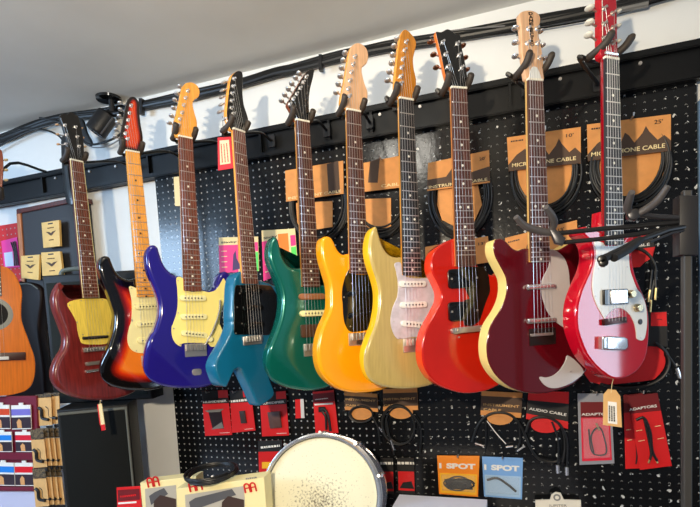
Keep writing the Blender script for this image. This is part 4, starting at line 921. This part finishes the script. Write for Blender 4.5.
rect('red_end', 0, .78, 1, 1, CARDR, par=f.base); rect('red_side', 0, 0, .2, 1, CARDR, par=f.base); f.tube('string_loop', [(99.5, 406, .001), (100.5, 400, .003)], .0008, CARDC)
f, L, rect = card('paper_tag', 'cream blank tag hanging on the pegboard left of the violet blue guitar neck', 'tag', [(173.5, 177), (183, 176), (184, 206), (175, 206)], CARDC, Y=-.006)
f.text('~', L(.3, .4), L(.7, .4), .0018, CARDC, parent=f.base)
# string packs behind guitars 4 and 5
PINK = mat('pink_print', (240, 50, 130), .5); GRN = mat('green_print', (90, 220, 90), .5); ORG = mat('orange_flat', (240, 130, 30), .5)
for lab, q in (('pink, orange and green string pack behind the teal angular guitar neck', [(218.6, 237.5), (258, 236.5), (259, 271), (219.5, 273)]), ('pink, orange and green string pack behind the green guitar horn', [(261.5, 230.5), (295, 228.5), (298, 268), (263.5, 281)])):
    f, L, rect = card('string_pack', lab, 'string pack', q, CARDC, group='bright string packs on the black pegboard')
    rect('pink_panel', .0, .22, .48, 1, PINK, par=f.base); rect('orange_panel', .48, .10, .78, .9, ORG, par=f.base); rect('green_panel', .84, .45, .99, 1, GRN, par=f.base); rect('pink_patch', .84, .16, .99, .42, PINK, par=f.base)
    f.text('Slinky', L(.06, .19), L(.46, .17), .0020, CARDB, h=.009, parent=f.base, bold=.02)
    f.plate('guitar_print', [L(.33, .95), L(.36, .5), L(.42, .38), L(.44, .6), L(.56, .9)], .002, .0028, mat('dark_violet_print', (70, 40, 90), .5), 0)
    for k in range(4): rect('white_dot', .06, .38+.15*k, .20, .40+.15*k, CARDC, .0022, .0028, par=f.base)
# dealer sign
f = Frame('small_sign', 'small cream sign board with a round emblem at the bottom right of the pegboard', 'sign', 558, 512, -.03)
sg = f.plate('board', [(535.5, 500.5), (550, 500), (551.5, 495), (556, 492.5), (561, 493.5), (564, 500), (581, 500.5), (582, 525), (535, 525)], -.008, 0, mat('sign_cream', (226, 218, 200), .6), .001, 1)
f.text('JUPITER', (549, 507.5), (567, 507.5), .0003, GREYP, h=.010, parent=sg); 
f.plate('emblem', circ(*f.loc(557, 497.5, .0005), .011, 20), 0, .0008, GREYP, 0, px=False, parent=sg); f.plate('emblem_centre', circ(*f.loc(557, 497.5, .0005), .006, 16), 0, .0012, mat('sign_cream', (226, 218, 200)), 0, px=False, parent=sg)

# ------------------------------------------------------------------ display stand with empty yokes (right foreground)
GM = mat('grey_tube_steel', (66, 66, 70), .34, metal=.6); SL = mat('grey_foam_sleeve', (74, 70, 70), .45)
f = Frame('guitar_stand', 'dark upright post at the right edge with three empty double yoke arms reaching left', 'stand', 690, 520, -.52)
f.plate('post', [(684, 190), (692.5, 190), (692.5, 640), (684, 640)], -.020, 0, mat('post_dark', (58, 56, 54), .5), .002, 1)
f.plate('collar', [(679.5, 195), (699, 195), (699, 255), (679.5, 255)], -.030, .012, mat('collar_black', (30, 30, 34), .45), .003, 2)
def sleeve(pts, r=.0075): f.tube('rubber_sleeve', pts, [r*.85, r]+[r]*(len(pts)-3)+[r*.75], SL, 12, smooth=4)
f.tube('arm', [(690, 218, .004), (660, 217, .01), (634, 214, .02)], .0052, GM, 10); f.plate('joint', circ(*f.loc(633, 215, .02), .011, 18), .008, .030, GM, .003, 2, px=False)
sleeve([(632, 214, .02), (627.5, 209, .03), (629, 201, .05), (632, 192, .07)]); sleeve([(634, 216, .02), (648, 208, .03), (658, 200, .045), (668, 186, .06)])
f.tube('arm', [(690, 221, .004), (640, 226, .01), (600, 229, .02), (552, 234, .04)], .0048, BLACKM, 10); f.tube('arm', [(690, 224, -.002), (640, 234, .01), (600, 239, .02), (558, 243, .03)], .0044, BLACKM, 10)
f.plate('joint', [(549, 229), (556, 229), (566, 238), (563, 245), (555, 243)], .030, .050, GM, .003, 2)
sleeve([(552, 233, .04), (540, 231, .05), (525, 226, .07), (516, 217, .09)]); sleeve([(550, 232, .04), (554, 224, .05), (552, 216, .07), (546, 207, .09)])
f.tube('arm', [(690, 226, .0), (668, 230, .03), (640, 240, .08)], .0048, BLACKM, 10)
f.tube('arm', [(690, 229, .0), (672, 233, .03), (650, 242, .08)], .0022, GM, 8)
f.tube('rubber_sleeve', [(640, 240, .08), (622, 250, .12), (603, 259, .17)], .0072, BLACKM, 12); f.tube('rubber_sleeve', [(640, 240, .08), (628, 250, .12), (614, 258, .16)], .0072, BLACKM, 12)
for a in ((602.5, 259), (604, 262.5)): f.plate('sleeve_cap', circ(*f.loc(a[0], a[1], .175), .0075, 14), .165, .176, mat('cap_black', (12, 12, 12), .3), .002, 2, px=False)

# ------------------------------------------------------------------ cable bundle under the ceiling
f = Frame('cable_bundle', 'thick black cable bundle clipped along the white wall just under the ceiling', 'cables', 300, 72, .008)
BP = [(-40, 150), (0, 139), (30, 127), (55, 119), (100, 113), (140, 106), (180, 98), (215, 90), (245, 82), (275, 73), (292, 69), (320, 62), (345, 55), (366, 51.5), (392, 45.5), (430, 40), (465, 35), (518, 25), (545, 20), (592, 11), (620, 6), (660, -4), (720, -18)]
rng = random.Random(5)
for k in range(4):
    dy = (-2.2, 0, 2.0, .8)[k]; f.tube('cable', [(x, y+dy+rng.uniform(-.7, .7), (0, .006, .002, .012)[k]) for x, y in BP], .0115 if k < 3 else .008, CABLE, 8, smooth=4)
f.tube('thin_cable', [(x, y+6+2.5*math.sin(x/41), .004) for x, y in BP[-9:]], .0025, CABLE, 6, smooth=4)
f.tube('thin_cable', [(225, 94, .004), (238, 87, .012), (262, 80, .012), (292, 72, .004)], .003, CABLE, 6, smooth=4)
f.tube('thin_cable', [(430, 37, .02), (450, 31, .024), (480, 28, .024), (505, 26, .018)], .0022, mat('grey_cable', (120, 118, 116), .4), 6, smooth=4)
f.tube('conduit', [(614, 11, .012), (648, 4, .012)], .008, mat('grey_conduit', (140, 138, 134), .35, .5), 10)
for x, y in ((320, 62), (140, 106), (518, 25)): f.plate('cable_clip', [(x-1.6, y-8), (x+1.6, y-8), (x+1.6, y+8), (x-1.6, y+8)], .004, .022, BLACKM, .001, 1)
f = Frame('loose_cable', 'loose thin cable drooping between the first two headstocks', 'cable', 100, 140, .0)
f.tube('cable', [(40, 118, .02), (60, 122, .02), (78, 132, .03), (84, 141, .03), (92, 144.5, .03), (105, 142, .03), (118, 136, .02), (128, 126, .01)], .0045, CABLE, 8, smooth=5)
f.tube('cable', [(84, 138, .025), (92, 147, .025), (108, 146, .025), (122, 138, .01)], .0025, mat('grey_cable', (120, 118, 116)), 6, smooth=5)
f.tube('cable', [(-30, 168, .0), (0, 146, .01), (30, 131, .015), (62, 122, .01), (78, 112, .0)], .004, CABLE, 8, smooth=5)
f.tube('cable', [(20, 128, .01), (45, 130, .015), (60, 137, .02), (66, 150, .02), (70, 172, .0)], .004, CABLE, 8, smooth=5)
# the dark strap behind guitar 1
f = Frame('guitar_strap', 'dark folded leather strap hanging down beside the neck of the faded cherry guitar', 'strap', 66, 170, -.047)
f.plate('strap', [(61, 138), (66, 140), (67, 160), (70, 185), (74, 203), (66.5, 203), (63, 185), (61.5, 165)], -.016, 0, mat('dark_strap', (22, 26, 30), .35, coat=.3), .003, 2, smooth=4)
f = Frame('guitar_strap', 'black strap end dangling right of the first headstock', 'strap', 82, 128, -.02)
f.root.name = 'strap_end'
f.plate('strap', [(76, 117), (82, 120), (86, 132), (91, 142), (88, 146), (81, 140), (77, 128)], 0, .012, mat('dark_strap', (22, 26, 30)), .003, 2, smooth=4)

# ------------------------------------------------------------------ ceiling spotlight
d = ray(108.5, 97.5); Pc = CAM+d*((CEIL-CAM.z)/d.z)
f = Frame('ceiling_spotlight', 'small black cylindrical spotlight on a round ceiling mount', 'spotlight', 108.5, 97.5, Pc.y)
c = f.world(Pc)
f.tube('ceiling_mount', [(c[0], c[1]-.0005, c[2]), (c[0], c[1]-.010, c[2]), (c[0], c[1]-.014, c[2])], [.048, .046, .03], BLACK, 28, px=False)
f.tube('stem', [(c[0]+.012, c[1]-.012, c[2]), (c[0]+.012, c[1]-.066, c[2])], .011, BLACKM, 12, px=False)
f.tube('swivel', [(110, 112, 0), (114, 114, 0), (120, 113, 0)], [.010, .012, .008], BLACKM, 12)
can = f.tube('lamp_can', [(107.6, 115.2, 0), (107, 116, 0), (96, 131.5, .03), (95.4, 132.4, .031)], [.037, .040, .040, .038], BLACKM, 28)
f.tube('can_ridge', [(113, 117.5, .036), (101, 134, .06)], .0035, mat('ridge_grey', (70, 70, 72), .4), 8, parent=can)

# ------------------------------------------------------------------ left corner
WOODD = mat('dark_red_wood', (92, 34, 26), .35, coat=.3, grain=.3); WOODO = mat('orange_wood', (196, 124, 80), .4, grain=.2)
f = Frame('small_pegboard', 'charcoal grey pegboard in a dark wooden frame, left of the faded cherry guitar neck', 'pegboard', 50, 240, -.04)
pb = f.plate('board', [(17, 209), (79, 198.5), (88, 290), (24, 300)], -.060, -.004, PEG2, 0)
f.plate('frame_top', [(16, 209.5), (79, 196), (79.5, 201), (16.3, 214)], -.06, .006, WOODD, .002, 1)
f.plate('frame_side', [(16, 213.5), (20, 213), (26, 300), (22.5, 300)], -.06, .004, WOODO, .002, 1)
def bird(f, L, w=.0024):
    for s_ in (-1, 1):
        f.plate('bird_print', [L(.5, .46), L(.5+s_*.10, .40), L(.5+s_*.30, .38), L(.5+s_*.18, .45), L(.5+s_*.08, .52), L(.5, .56)], w-.001, w, KRAFTD, 0)
for lab, q, yy in (('cream packet with a dark bird print, alone above the other two on the charcoal pegboard', [(41.4, 222.8), (58.9, 220), (60, 246), (43.4, 248)], -.058),
                ('cream packet with a dark bird print, lower left of the three on the charcoal pegboard', [(21, 256), (39.5, 254.5), (38.5, 280), (21.5, 278)], -.058),
                ('cream packet with a dark bird print, lower right of the three on the charcoal pegboard', [(41, 252.6), (60, 251.3), (63, 277), (42.5, 279)], -.058)):
    f, L, rect = card('string_packet', lab, 'string packet', q, mat('packet_cream', (232, 190, 110), .55, noise=.06, nscale=20), Y=yy, th=.010, group='cream packets on the charcoal pegboard')
    bird(f, L, .0108); f.text('~', L(.32, .27), L(.68, .27), .0102, KRAFTD, h=.004, parent=f.base); f.text('~', L(.36, .74), L(.64, .74), .0102, KRAFTD, h=.004, parent=f.base)
    rect('hang_slot', .36, .06, .64, .11, CARDB, .010, .0104, par=f.base)
o = wallbox('red_pegboard', PY(-60, 226, -.02).x, PY(21, 222, -.02).x, -.02, .029, 1.60, PY(10, 224, -.02).z, PEG3)
tag(o, 'bright red pegboard at the far left edge', 'pegboard')
f, L, rect = card('accessory_card', 'pink blister pack with dark cords on the red pegboard at the far left', 'accessory card', [(1, 241), (17, 237), (20, 267), (4, 268)], mat('pink_pack', (236, 60, 150), .4), Y=-.026)
f.root.name = 'blister_pack'; rect('clear_pane', .1, .45, .62, .95, mat('pale_pane', (214, 220, 236), .2, coat=.5), par=f.base)
for k in range(3): f.tube('cord', [(*L(.6+.12*k, .12), .006), (*L(.72+.08*k, .5), .006), (*L(.66+.12*k, .95), .006)], .0026, CABLE, smooth=4)

# speaker cabinets
CAB = mat('black_vinyl', (24, 25, 25), .55, spec=.3, noise=.2, nscale=80, bump=.15)
CABG = mat('black_grille_cloth', (17, 19, 18), .8, spec=.2)
zt = PY(100, 404, -.30).z
def boxthing(name, label, cat, x0, x1, y0, y1, z0, z1, m):
    f = Frame(name, label, cat, 0, 0, y0, root=False); f.o = Vector(((x0+x1)/2, y0, z0)); f.M.translation = f.o; f.Mi = f.M.inverted()
    f.root = bpy.data.objects.new(name, None); COL.objects.link(f.root); f.root.matrix_world = f.M; f.root.empty_display_size = .03; tag(f.root, label, cat)
    W_, H_, D_ = x1-x0, z1-z0, y1-y0
    f.case = f.plate('case', [(-W_/2, 0), (W_/2, 0), (W_/2, H_), (-W_/2, H_)], -D_, 0, m, .008, 3, px=False); f.wh = (W_, H_, D_); return f
COUNTER = .765
def boxthing(name, label, cat, tl, tr, Y, phi, depth, zb, m):
    f = Frame(name, label, cat, (tl[0]+tr[0])/2, (tl[1]+tr[1])/2, Y, math.radians(phi))
    a, b = f.loc(*tl, 0), f.loc(*tr, 0); h = -(f.o.z-zb); top = (a[1]+b[1])/2
    f.plate('case', [(a[0], h), (b[0], h), (b[0], top), (a[0], top)], -depth, 0, m, .008, 3, px=False); return f, a[0], b[0], h, top
GT = mat('grey_trim', (96, 98, 90), .5)
f, xa, xb, lo, hi = boxthing('speaker_cabinet', 'black speaker cabinet with grey edges at lower left, under the amplifier', 'speaker cabinet', (56, 410), (128, 404), -.27, 32, .17, COUNTER, CAB)
zt = f.o.z+hi
f.plate('grille', [(xa+.012, lo+.02), (xb-.014, lo+.02), (xb-.014, hi-.022), (xa+.012, hi-.022)], -.002, .003, CABG, .002, 2, px=False)
f.plate('edge_trim', [(xb-.012, lo+.01), (xb-.004, lo+.01), (xb-.004, hi-.01), (xb-.012, hi-.01)], -.002, .005, GT, .002, 1, px=False)
f.plate('top_trim', [(xa+.004, hi-.020), (xb-.010, hi-.020), (xb-.010, hi-.010), (xa+.004, hi-.010)], -.002, .005, GT, .002, 1, px=False)
f, xa, xb, lo, hi = boxthing('amplifier', 'dark grey amplifier with top handle, stacked on the speaker cabinet at left', 'amplifier', (42, 281), (140, 264), -.16, 16, .11, zt, CAB)
f.plate('grille', [(xa+.016, lo+.02), (xb-.016, lo+.02), (xb-.016, hi-.03), (xa+.016, hi-.03)], -.002, .003, mat('grey_grille', (30, 34, 32), .8, spec=.2), .002, 2, px=False)
hx = f.loc(70, 274, 0)[0]
f.tube('handle', [(hx-.07, hi-.002, -.05), (hx-.05, hi+.022, -.05), (hx+.05, hi+.022, -.05), (hx+.07, hi-.002, -.05)], .009, mat('handle_grey', (90, 98, 92), .5), 10, px=False, smooth=5)
# dark guitar case behind the classical guitar
f = Frame('guitar_case', 'dark brown black guitar case standing between the classical guitar and the amplifier', 'guitar case', 30, 400, -.055)
f.plate('shell', [(14, 286), (24, 282), (38, 286), (41, 300), (38, 330), (42, 360), (44, 385), (42, 402), (10, 404), (4, 380), (8, 330)], -.045, 0, mat('case_brown_black', (24, 12, 10), .5, spec=.2), .012, 3, smooth=4)
f.tube('rim_trim', [(20, 284, .002), (30, 284, .002), (38, 289, .002)], .003, mat('grey_trim', (96, 98, 90)), 6, smooth=3)

# classical guitar cut by the left edge
g = Guitar('orange topped classical guitar cut off by the left edge of the photo', (-13, 196), (-5, 357), 52, wb=-.008, group=None, Y=-.32)
g.f.root.name = 'classical_guitar'
SPR = mat('orange_spruce', (234, 124, 22), .16, coat=.6, grain=.08, gscale=(60, 3, 60)); SPS = mat('rosewood_side', (70, 26, 16), .25, coat=.4)
rgt = [(2, 266), (11, 270), (18, 280), (22, 292), (21.5, 306), (22, 321), (29, 341), (35, 360), (34, 379), (27, 390), (11, 395), (-4, 396)]
axx = lambda y: -13+(y-196)*(8/161)
g.body(rgt+[(2*axx(y)-x, y) for x, y in rgt[::-1][1:]], [SPR, SPS], r=.003, side=1, thick=.09)
g.neck((-8, 296), fb=EBONY, back=SPS, nw=.052, ew=.060, nfrets=18, dots=EBONY)
a = g.f.loc(-7, 314, g.wb)
g.f.plate('rosette', circ(a[0], a[1], .062, 36), g.wb, g.wb+.0006, mat('rosette_dark', (90, 96, 92), .3), 0, px=False); g.f.plate('sound_hole', circ(a[0], a[1], .046, 36), g.wb+.0004, g.wb+.0010, mat('hole_dark', (14, 6, 4), .8), 0, px=False)
b_ = g.block('bridge', -5, 357, .19, .030, mat('bridge_rosewood', (60, 24, 18), .35), hi=.009)
g.block('tie_block', -5, 358.5, .085, .012, WHITEP, lo=.008, hi=.012, parent=b_)
g.head([(-22, 194), (-24, 170), (-26, 152), (-16, 149), (-6, 152), (0, 149), (3, 156), (3, 176), (-1, 194)], [mat('headstock_brown', (140, 62, 30), .2, coat=.5)], [(-17, 180), (-17, 170), (-17, 160), (-3, 180), (-3, 170), (-3, 160)], [None, None, None, (6, 180), (6, 170), (6, 160)], btn=CARDC)
g.inline = False; g.strings(.058, wbr=.002)
t = Frame('guitar_hanger', 'black yoke hanger holding the classical guitar at the left edge', 'hanger', 2, 190, -.03, group='yoke hangers on the rail')
def W(u, v, w): return t.world(g.f.M @ Vector((u, v, w)))
aw = W(0, .006, -.05); t.tube('arm', [(aw[0], .04, 0), (aw[0], .03, aw[2]*.6), aw], .0055, BLACKM, 8, px=False, smooth=4)
for s_ in (-1, 1): t.tube('rubber_sleeve', [W(0, .006, -.05), W(s_*.042, .008, -.04), W(s_*.044, .02, .0), W(s_*.044, .035, .012)], .008, RUBBER, 12, px=False, smooth=4)

# ------------------------------------------------------------------ rack of accessory packs, lower left
MAR = mat('maroon_rack_panel', (112, 16, 44), .5)
f = Frame('display_rack', 'maroon counter rack holding rows of small accessory packs at lower left', 'display rack', 15, 440, -.32)
f.plate('back_panel', [(-60, 398), (36, 396), (40, 492), (-60, 494)], -.012, 0, MAR, .001, 1)
f.plate('shelf_lip', [(-60, 452), (34, 453), (34, 460), (-60, 459)], 0, .012, MAR, .001, 1); f.plate('shelf_lip', [(-60, 487), (33, 487.5), (33, 491), (-60, 490.5)], 0, .016, MAR, .001, 1)
f.plate('base', [(-60, 491), (36, 491.5), (37, 515), (-60, 515)], -.012, .004, mat('lilac_white_base', (196, 196, 220), .5), .001, 1)
rows = [(( -8, 405), (9, 405), 24, (214, 70, 30), 'orange band', 'top row'), ((11, 405.5), (30, 405), 24, (120, 112, 196), 'violet band', 'top row'),
        ((-8, 432), (11, 432), 20, (30, 130, 220), 'blue band', 'middle row'), ((15, 432), (33, 432), 20, (220, 20, 50), 'red band', 'middle row'),
        ((-8, 462.5), (13.5, 463), 23, (34, 130, 220), 'bright blue band', 'bottom row'), ((14.5, 463), (32.5, 463), 23, (226, 14, 30), 'bright red band', 'bottom row')]
SKIN = mat('tan_print', (220, 160, 100), .6)
for i, (tl, tr, h, col, nm, rw) in enumerate(rows):
    q = [tl, tr, (tr[0]+1, tr[1]+h), (tl[0]+1, tl[1]+h)]
    f, L, rect = card('pick_pack', 'small white pack with a %s, %s of the maroon rack' % (nm, rw), 'accessory pack', q, CARDW, Y=-.325, th=.004, group='packs in the maroon rack')
    rect('colour_band', 0, .16, 1, .42, mat(nm.replace(' ', '_'), col, .45), .004, .0046, par=f.base); rect('dark_photo', .0, .50, 1, .96, mat('photo_dark', (50, 34, 44), .5), .004, .0046, par=f.base)
    f.plate('printed_figure', [L(.30, .95), L(.26, .70), L(.38, .56), L(.50, .66), L(.52, .95)], .0044, .0052, SKIN, 0)
    rect('hang_tab', .40, -.10, .62, .03, CARDW, 0, .003)
# capo packs fanned
k_ = 0
for row, (cy_, n_, x_) in enumerate(((400, 2, 36), (440, 4, 31), (479, 4, 33))):
    for j in range(n_):
        xx = x_+[0, 7.5, 13, 17][::-1][n_-1-j] if False else x_+(n_-1-j)*(5.2 if row else 8)
        ww = 17; yo = (cy_-2 if row == 0 else cy_)+ (0 if j == n_-1 else -1.5)
        q = [(xx, yo), (xx+ww-(4 if row else 2), yo-.5), (xx+ww-1, yo+27), (xx+2.5, yo+28)]
        pos = ['top', 'middle', 'bottom'][row]; order = ['rearmost', 'second from the back', 'second from the front', 'front'] if n_ == 4 else ['rear', 'front']
        f, L, rect = card('capo_pack', 'kraft capo pack, %s in the %s row beside the speaker cabinet' % (order[j], pos), 'capo pack', q, KRAFTL, Y=-.300-.011*j, th=.002, group='kraft capo packs')
        rect('patterned_header', 0, -.36 if row else -.12, 1, -.02, mat('mottled_print', (120, 100, 70), .6, noise=.8, nscale=150, rgb2=(30, 28, 24)), 0, .0022)
        rect('black_foot', .55, 1.02, 1, 1.14, CARDB, 0, .002)
        f.tube('capo', [(*L(.12, .35), .008), (*L(.3, .45), .008), (*L(.32, .72), .008), (*L(.75, .80), .008)], .0055, BLACKM, 10, smooth=4)

# ------------------------------------------------------------------ counter and what stands on it
f = Frame('counter', 'white topped counter at the bottom edge below the pegboard', 'counter', 300, 560, -.40, root=False)
o = wallbox('counter', -2.6, .25, -.72, -.035, COUNTER-.04, COUNTER, mat('counter_white', (206, 206, 214), .4)); tag(o, 'pale counter top running below the frame under drum, boxes and rack', 'counter')
o2 = wallbox('counter_base', -2.55, .22, -.68, -.05, 0, COUNTER-.04, mat('counter_base', (70, 66, 62), .6)); o2.parent = o; 
CREAMB = mat('cream_carton', (236, 222, 166), .6)
REDL = mat('red_logo', (200, 22, 20), .5)
def logo(f, a, b, w, par):
    """two linked arches"""
    A, B = f.loc(*a, w), f.loc(*b, w); e = B-A; L_ = np.linalg.norm(e); e /= L_; n = np.array((-e[1], e[0]))
    for k in (0, 1):
        pts = [A+e*(L_*(.05+.5*k))]
        for j in range(9):
            t_ = math.pi*(1-j/8); pts.append(A+e*(L_*(.25+.5*k)+L_*.2*math.cos(t_))+n*(L_*.5+L_*.2*math.sin(t_)))
        pts.append(A+e*(L_*(.45+.5*k)))
        f.tube('logo_arch', [(p[0], p[1], w) for p in pts], L_*.07, REDL, 6, px=False, parent=par)
        f.tube('logo_bar', [(*(A+e*(L_*(.05+.5*k))+n*L_*.35), w), (*(A+e*(L_*(.45+.5*k))+n*L_*.35), w)], L_*.05, REDL, 6, px=False, parent=par)
def carton(label, tl, tr, Y, phi, depth, pic, logo1, logo2, txt, name='pedal_carton', rear=None):
    f = Frame(name, label, 'box', (tl[0]+tr[0])/2, (tl[1]+tr[1])/2, Y, math.radians(phi))
    a, b = f.loc(*tl, 0), f.loc(*tr, 0); zb = f.world((0, f.o.y, COUNTER))[1]
    zb = -(f.o.z-COUNTER)
    case = f.plate('case', [a, (a[0], zb), (b[0], zb), b], -depth, 0, CREAMB, .001, 1, px=False)
    f.plate('picture_panel', pic, -.0005, .0008, mat('carton_photo', (176, 170, 158), .5), 0, parent=case)
    c0, c1 = pic[0], pic[2]
    f.plate('pedal_print', [(pic[0][0]+4, pic[0][1]+7), (pic[0][0]+10, pic[0][1]+3), (pic[1][0]-12, pic[1][1]+3), (pic[1][0]-8, pic[1][1]+9), (pic[0][0]+6, pic[0][1]+16)], .0006, .0014, mat('pedal_grey_print', (84, 84, 88), .5), 0, parent=case)
    f.plate('foot_print', [(pic[1][0]-22, pic[1][1]+16), (pic[1][0]-16, pic[1][1]+10), (pic[1][0], pic[1][1]+14), (pic[1][0], pic[1][1]+40), (pic[1][0]-24, pic[1][1]+40)], .001, .0018, mat('brown_print', (62, 44, 38), .5), 0, parent=case)
    if logo1: logo(f, *logo1, .001, case)
    if logo2: logo(f, *logo2, .001, case)
    if txt: f.text(*txt, .0008, GREYP, h=.004, parent=case)
    return f
carton('cream pedal carton with red arch logo, left and rear of the two on the counter', (140, 483), (196, 476), -.40, 10, .05, [(145, 489), (176, 485), (178, 530), (147, 534)], ((148, 487.5), (160, 485.5)), None, None)
carton('cream pedal carton with two red arch logos, front one lying under the coiled cable', (176, 489), (264, 477.5), -.47, 10, .06, [(185, 495), (244, 486), (246, 530), (187, 538)], ((190, 492), (203, 489.5)), ((245, 493), (257, 491)), ('~', (246, 479.5), (257, 478)))
f = Frame('coiled_cable', 'black cable coiled flat on top of the front cream carton', 'cable', 212, 478, -.42)
rng = random.Random(9); zc = PY(215, 484, -.47).z; cc = PY(212, 477, -.43); pts = []
for k in range(6*30):
    a = 2*math.pi*k/30; rr = 1+.08*math.sin(k*.31)
    pts.append(f.world((cc.x+.070*rr*math.cos(a), cc.y+.075*rr*math.sin(a), zc+.012+.004*math.sin(k*.21)+.0024*(k/30))))
f.tube('cable', pts, .0032, CABLE, 8, px=False); f.tube('cable_tie', [(212, 476, .04), (214, 481, .05)], .003, CARDW, 6)
f, L, rect = card('accessory_card', 'red blister card standing on the counter left of the cream cartons', 'accessory card', [(116.5, 487.5), (140.5, 486), (142, 520), (117.5, 522)], CARDR, Y=-.40)
f.root.name = 'red_blister_card'; rect('dark_header', .05, .08, .95, .40, CARDDR, par=f.base); rect('white_line', .05, .44, .8, .49, CARDW, par=f.base); f.text('~', L(.15, .3), L(.8, .28), .0025, CARDR, h=.006, parent=f.base)
# white paper ledge
b0 = PY(392, 503.5, -.30); b1 = PY(478, 506.5, -.30)
o = wallbox('white_box', b0.x, b1.x+.02, -.34, -.20, COUNTER, b0.z-.01, mat('white_box_card', (214, 218, 236), .5)); tag(o, 'flat white box on the counter just right of the snare drum', 'box')

# ------------------------------------------------------------------ snare drum
cp = (320.5, 495.5); R0 = .176
dv = ray(*cp).normalized(); cr_, cu_ = ax, ay
back = (dv*.96+cr_*.23+cu_*.08).normalized(); Wd = -back
ctr = CAM+dv*1.50
f = Frame('snare_drum', 'snare drum with worn cream head, chrome hoops and dark blue shell, tipped up', 'drum', cp[0], cp[1], ctr.y, math.atan2(Wd.x, -Wd.y), tilt=math.asin(Wd.z))
HEAD = bpy.data.materials.new('worn_drum_head'); HEAD.use_nodes = True; nt = HEAD.node_tree; b = nt.nodes['Principled BSDF']; b.inputs['Roughness'].default_value = .55
tc = nt.nodes.new('ShaderNodeTexCoord'); nz = nt.nodes.new('ShaderNodeTexNoise'); nz.inputs['Scale'].default_value = 150; nz.inputs['Detail'].default_value = 3
nt.links.new(tc.outputs['Object'], nz.inputs['Vector'])
ln = nt.nodes.new('ShaderNodeVectorMath'); ln.operation = 'DISTANCE'; ln.inputs[1].default_value = (.0, -.03, 0); nt.links.new(tc.outputs['Object'], ln.inputs[0])
mr = nt.nodes.new('ShaderNodeMapRange'); mr.inputs[1].default_value = 0; mr.inputs[2].default_value = .12; mr.inputs[3].default_value = .16; mr.inputs[4].default_value = -.10; nt.links.new(ln.outputs['Value'], mr.inputs[0])
ad = nt.nodes.new('ShaderNodeMath'); ad.operation = 'ADD'; nt.links.new(nz.outputs[0], ad.inputs[0]); nt.links.new(mr.outputs[0], ad.inputs[1])
cr = nt.nodes.new('ShaderNodeValToRGB'); nt.links.new(ad.outputs[0], cr.inputs[0]); cr.color_ramp.elements[0].position = .52; cr.color_ramp.elements[0].color = lin((224, 220, 192)); cr.color_ramp.elements[1].position = .76; cr.color_ramp.elements[1].color = lin((96, 90, 74))
nt.links.new(cr.outputs[0], b.inputs['Base Color'])
f.plate('drum_head', circ(0, 0, R0-.006, 72), -.004, .0, HEAD, .002, 2, px=False)
SH = mat('midnight_blue_shell', (10, 16, 60), .15, coat=.3)
def lathe(name, prof, m, par=None):
    bm = bmesh.new(); N = 72; rings = [[bm.verts.new((r*math.cos(2*math.pi*k/N), r*math.sin(2*math.pi*k/N), z)) for k in range(N)] for r, z in prof]
    rings.append(rings[0])
    for a, b in zip(rings, rings[1:]):
        for k in range(N): bm.faces.new((a[k], a[(k+1) % N], b[(k+1) % N], b[k]))
    return link(name, bm, m, par or f.root)
lathe('shell', [(R0-.003, -.012), (R0-.003, -.132), (R0-.010, -.132), (R0-.010, -.012)], SH)
HOOPC = CHROME
for z0, s_ in ((0, 1), (-.144, -1)):
    lathe('hoop', [(R0-.008, z0-.012*s_), (R0+.008, z0-.012*s_), (R0+.010, z0-.008*s_), (R0+.003, z0-.006*s_), (R0+.003, z0+.007*s_), (R0+.007, z0+.011*s_), (R0+.003, z0+.013*s_), (R0-.003, z0+.011*s_), (R0-.004, z0-.006*s_), (R0-.008, z0-.008*s_)], HOOPC)
f.plate('bottom_head', circ(0, 0, R0-.006, 48), -.146, -.142, mat('clear_bottom_head', (180, 180, 172), .3), .001, 1, px=False)
for k in range(10):
    a = math.radians(18+36*k); ca, sa = math.cos(a), math.sin(a)
    rod = f.tube('tension_rod', [((R0+.011)*ca, (R0+.011)*sa, .008), ((R0+.011)*ca, (R0+.011)*sa, -.152)], .0028, CHROME, 8, px=False)
    f.tube('rod_head', [((R0+.011)*ca, (R0+.011)*sa, .004), ((R0+.011)*ca, (R0+.011)*sa, .014)], .0048, CHROME, 8, px=False, parent=rod)
    f.tube('lug', [((R0+.006)*ca, (R0+.006)*sa, -.040), ((R0+.009)*ca, (R0+.009)*sa, -.046), ((R0+.009)*ca, (R0+.009)*sa, -.098), ((R0+.006)*ca, (R0+.006)*sa, -.104)], [.005, .009, .009, .005], CHROME, 12, px=False)
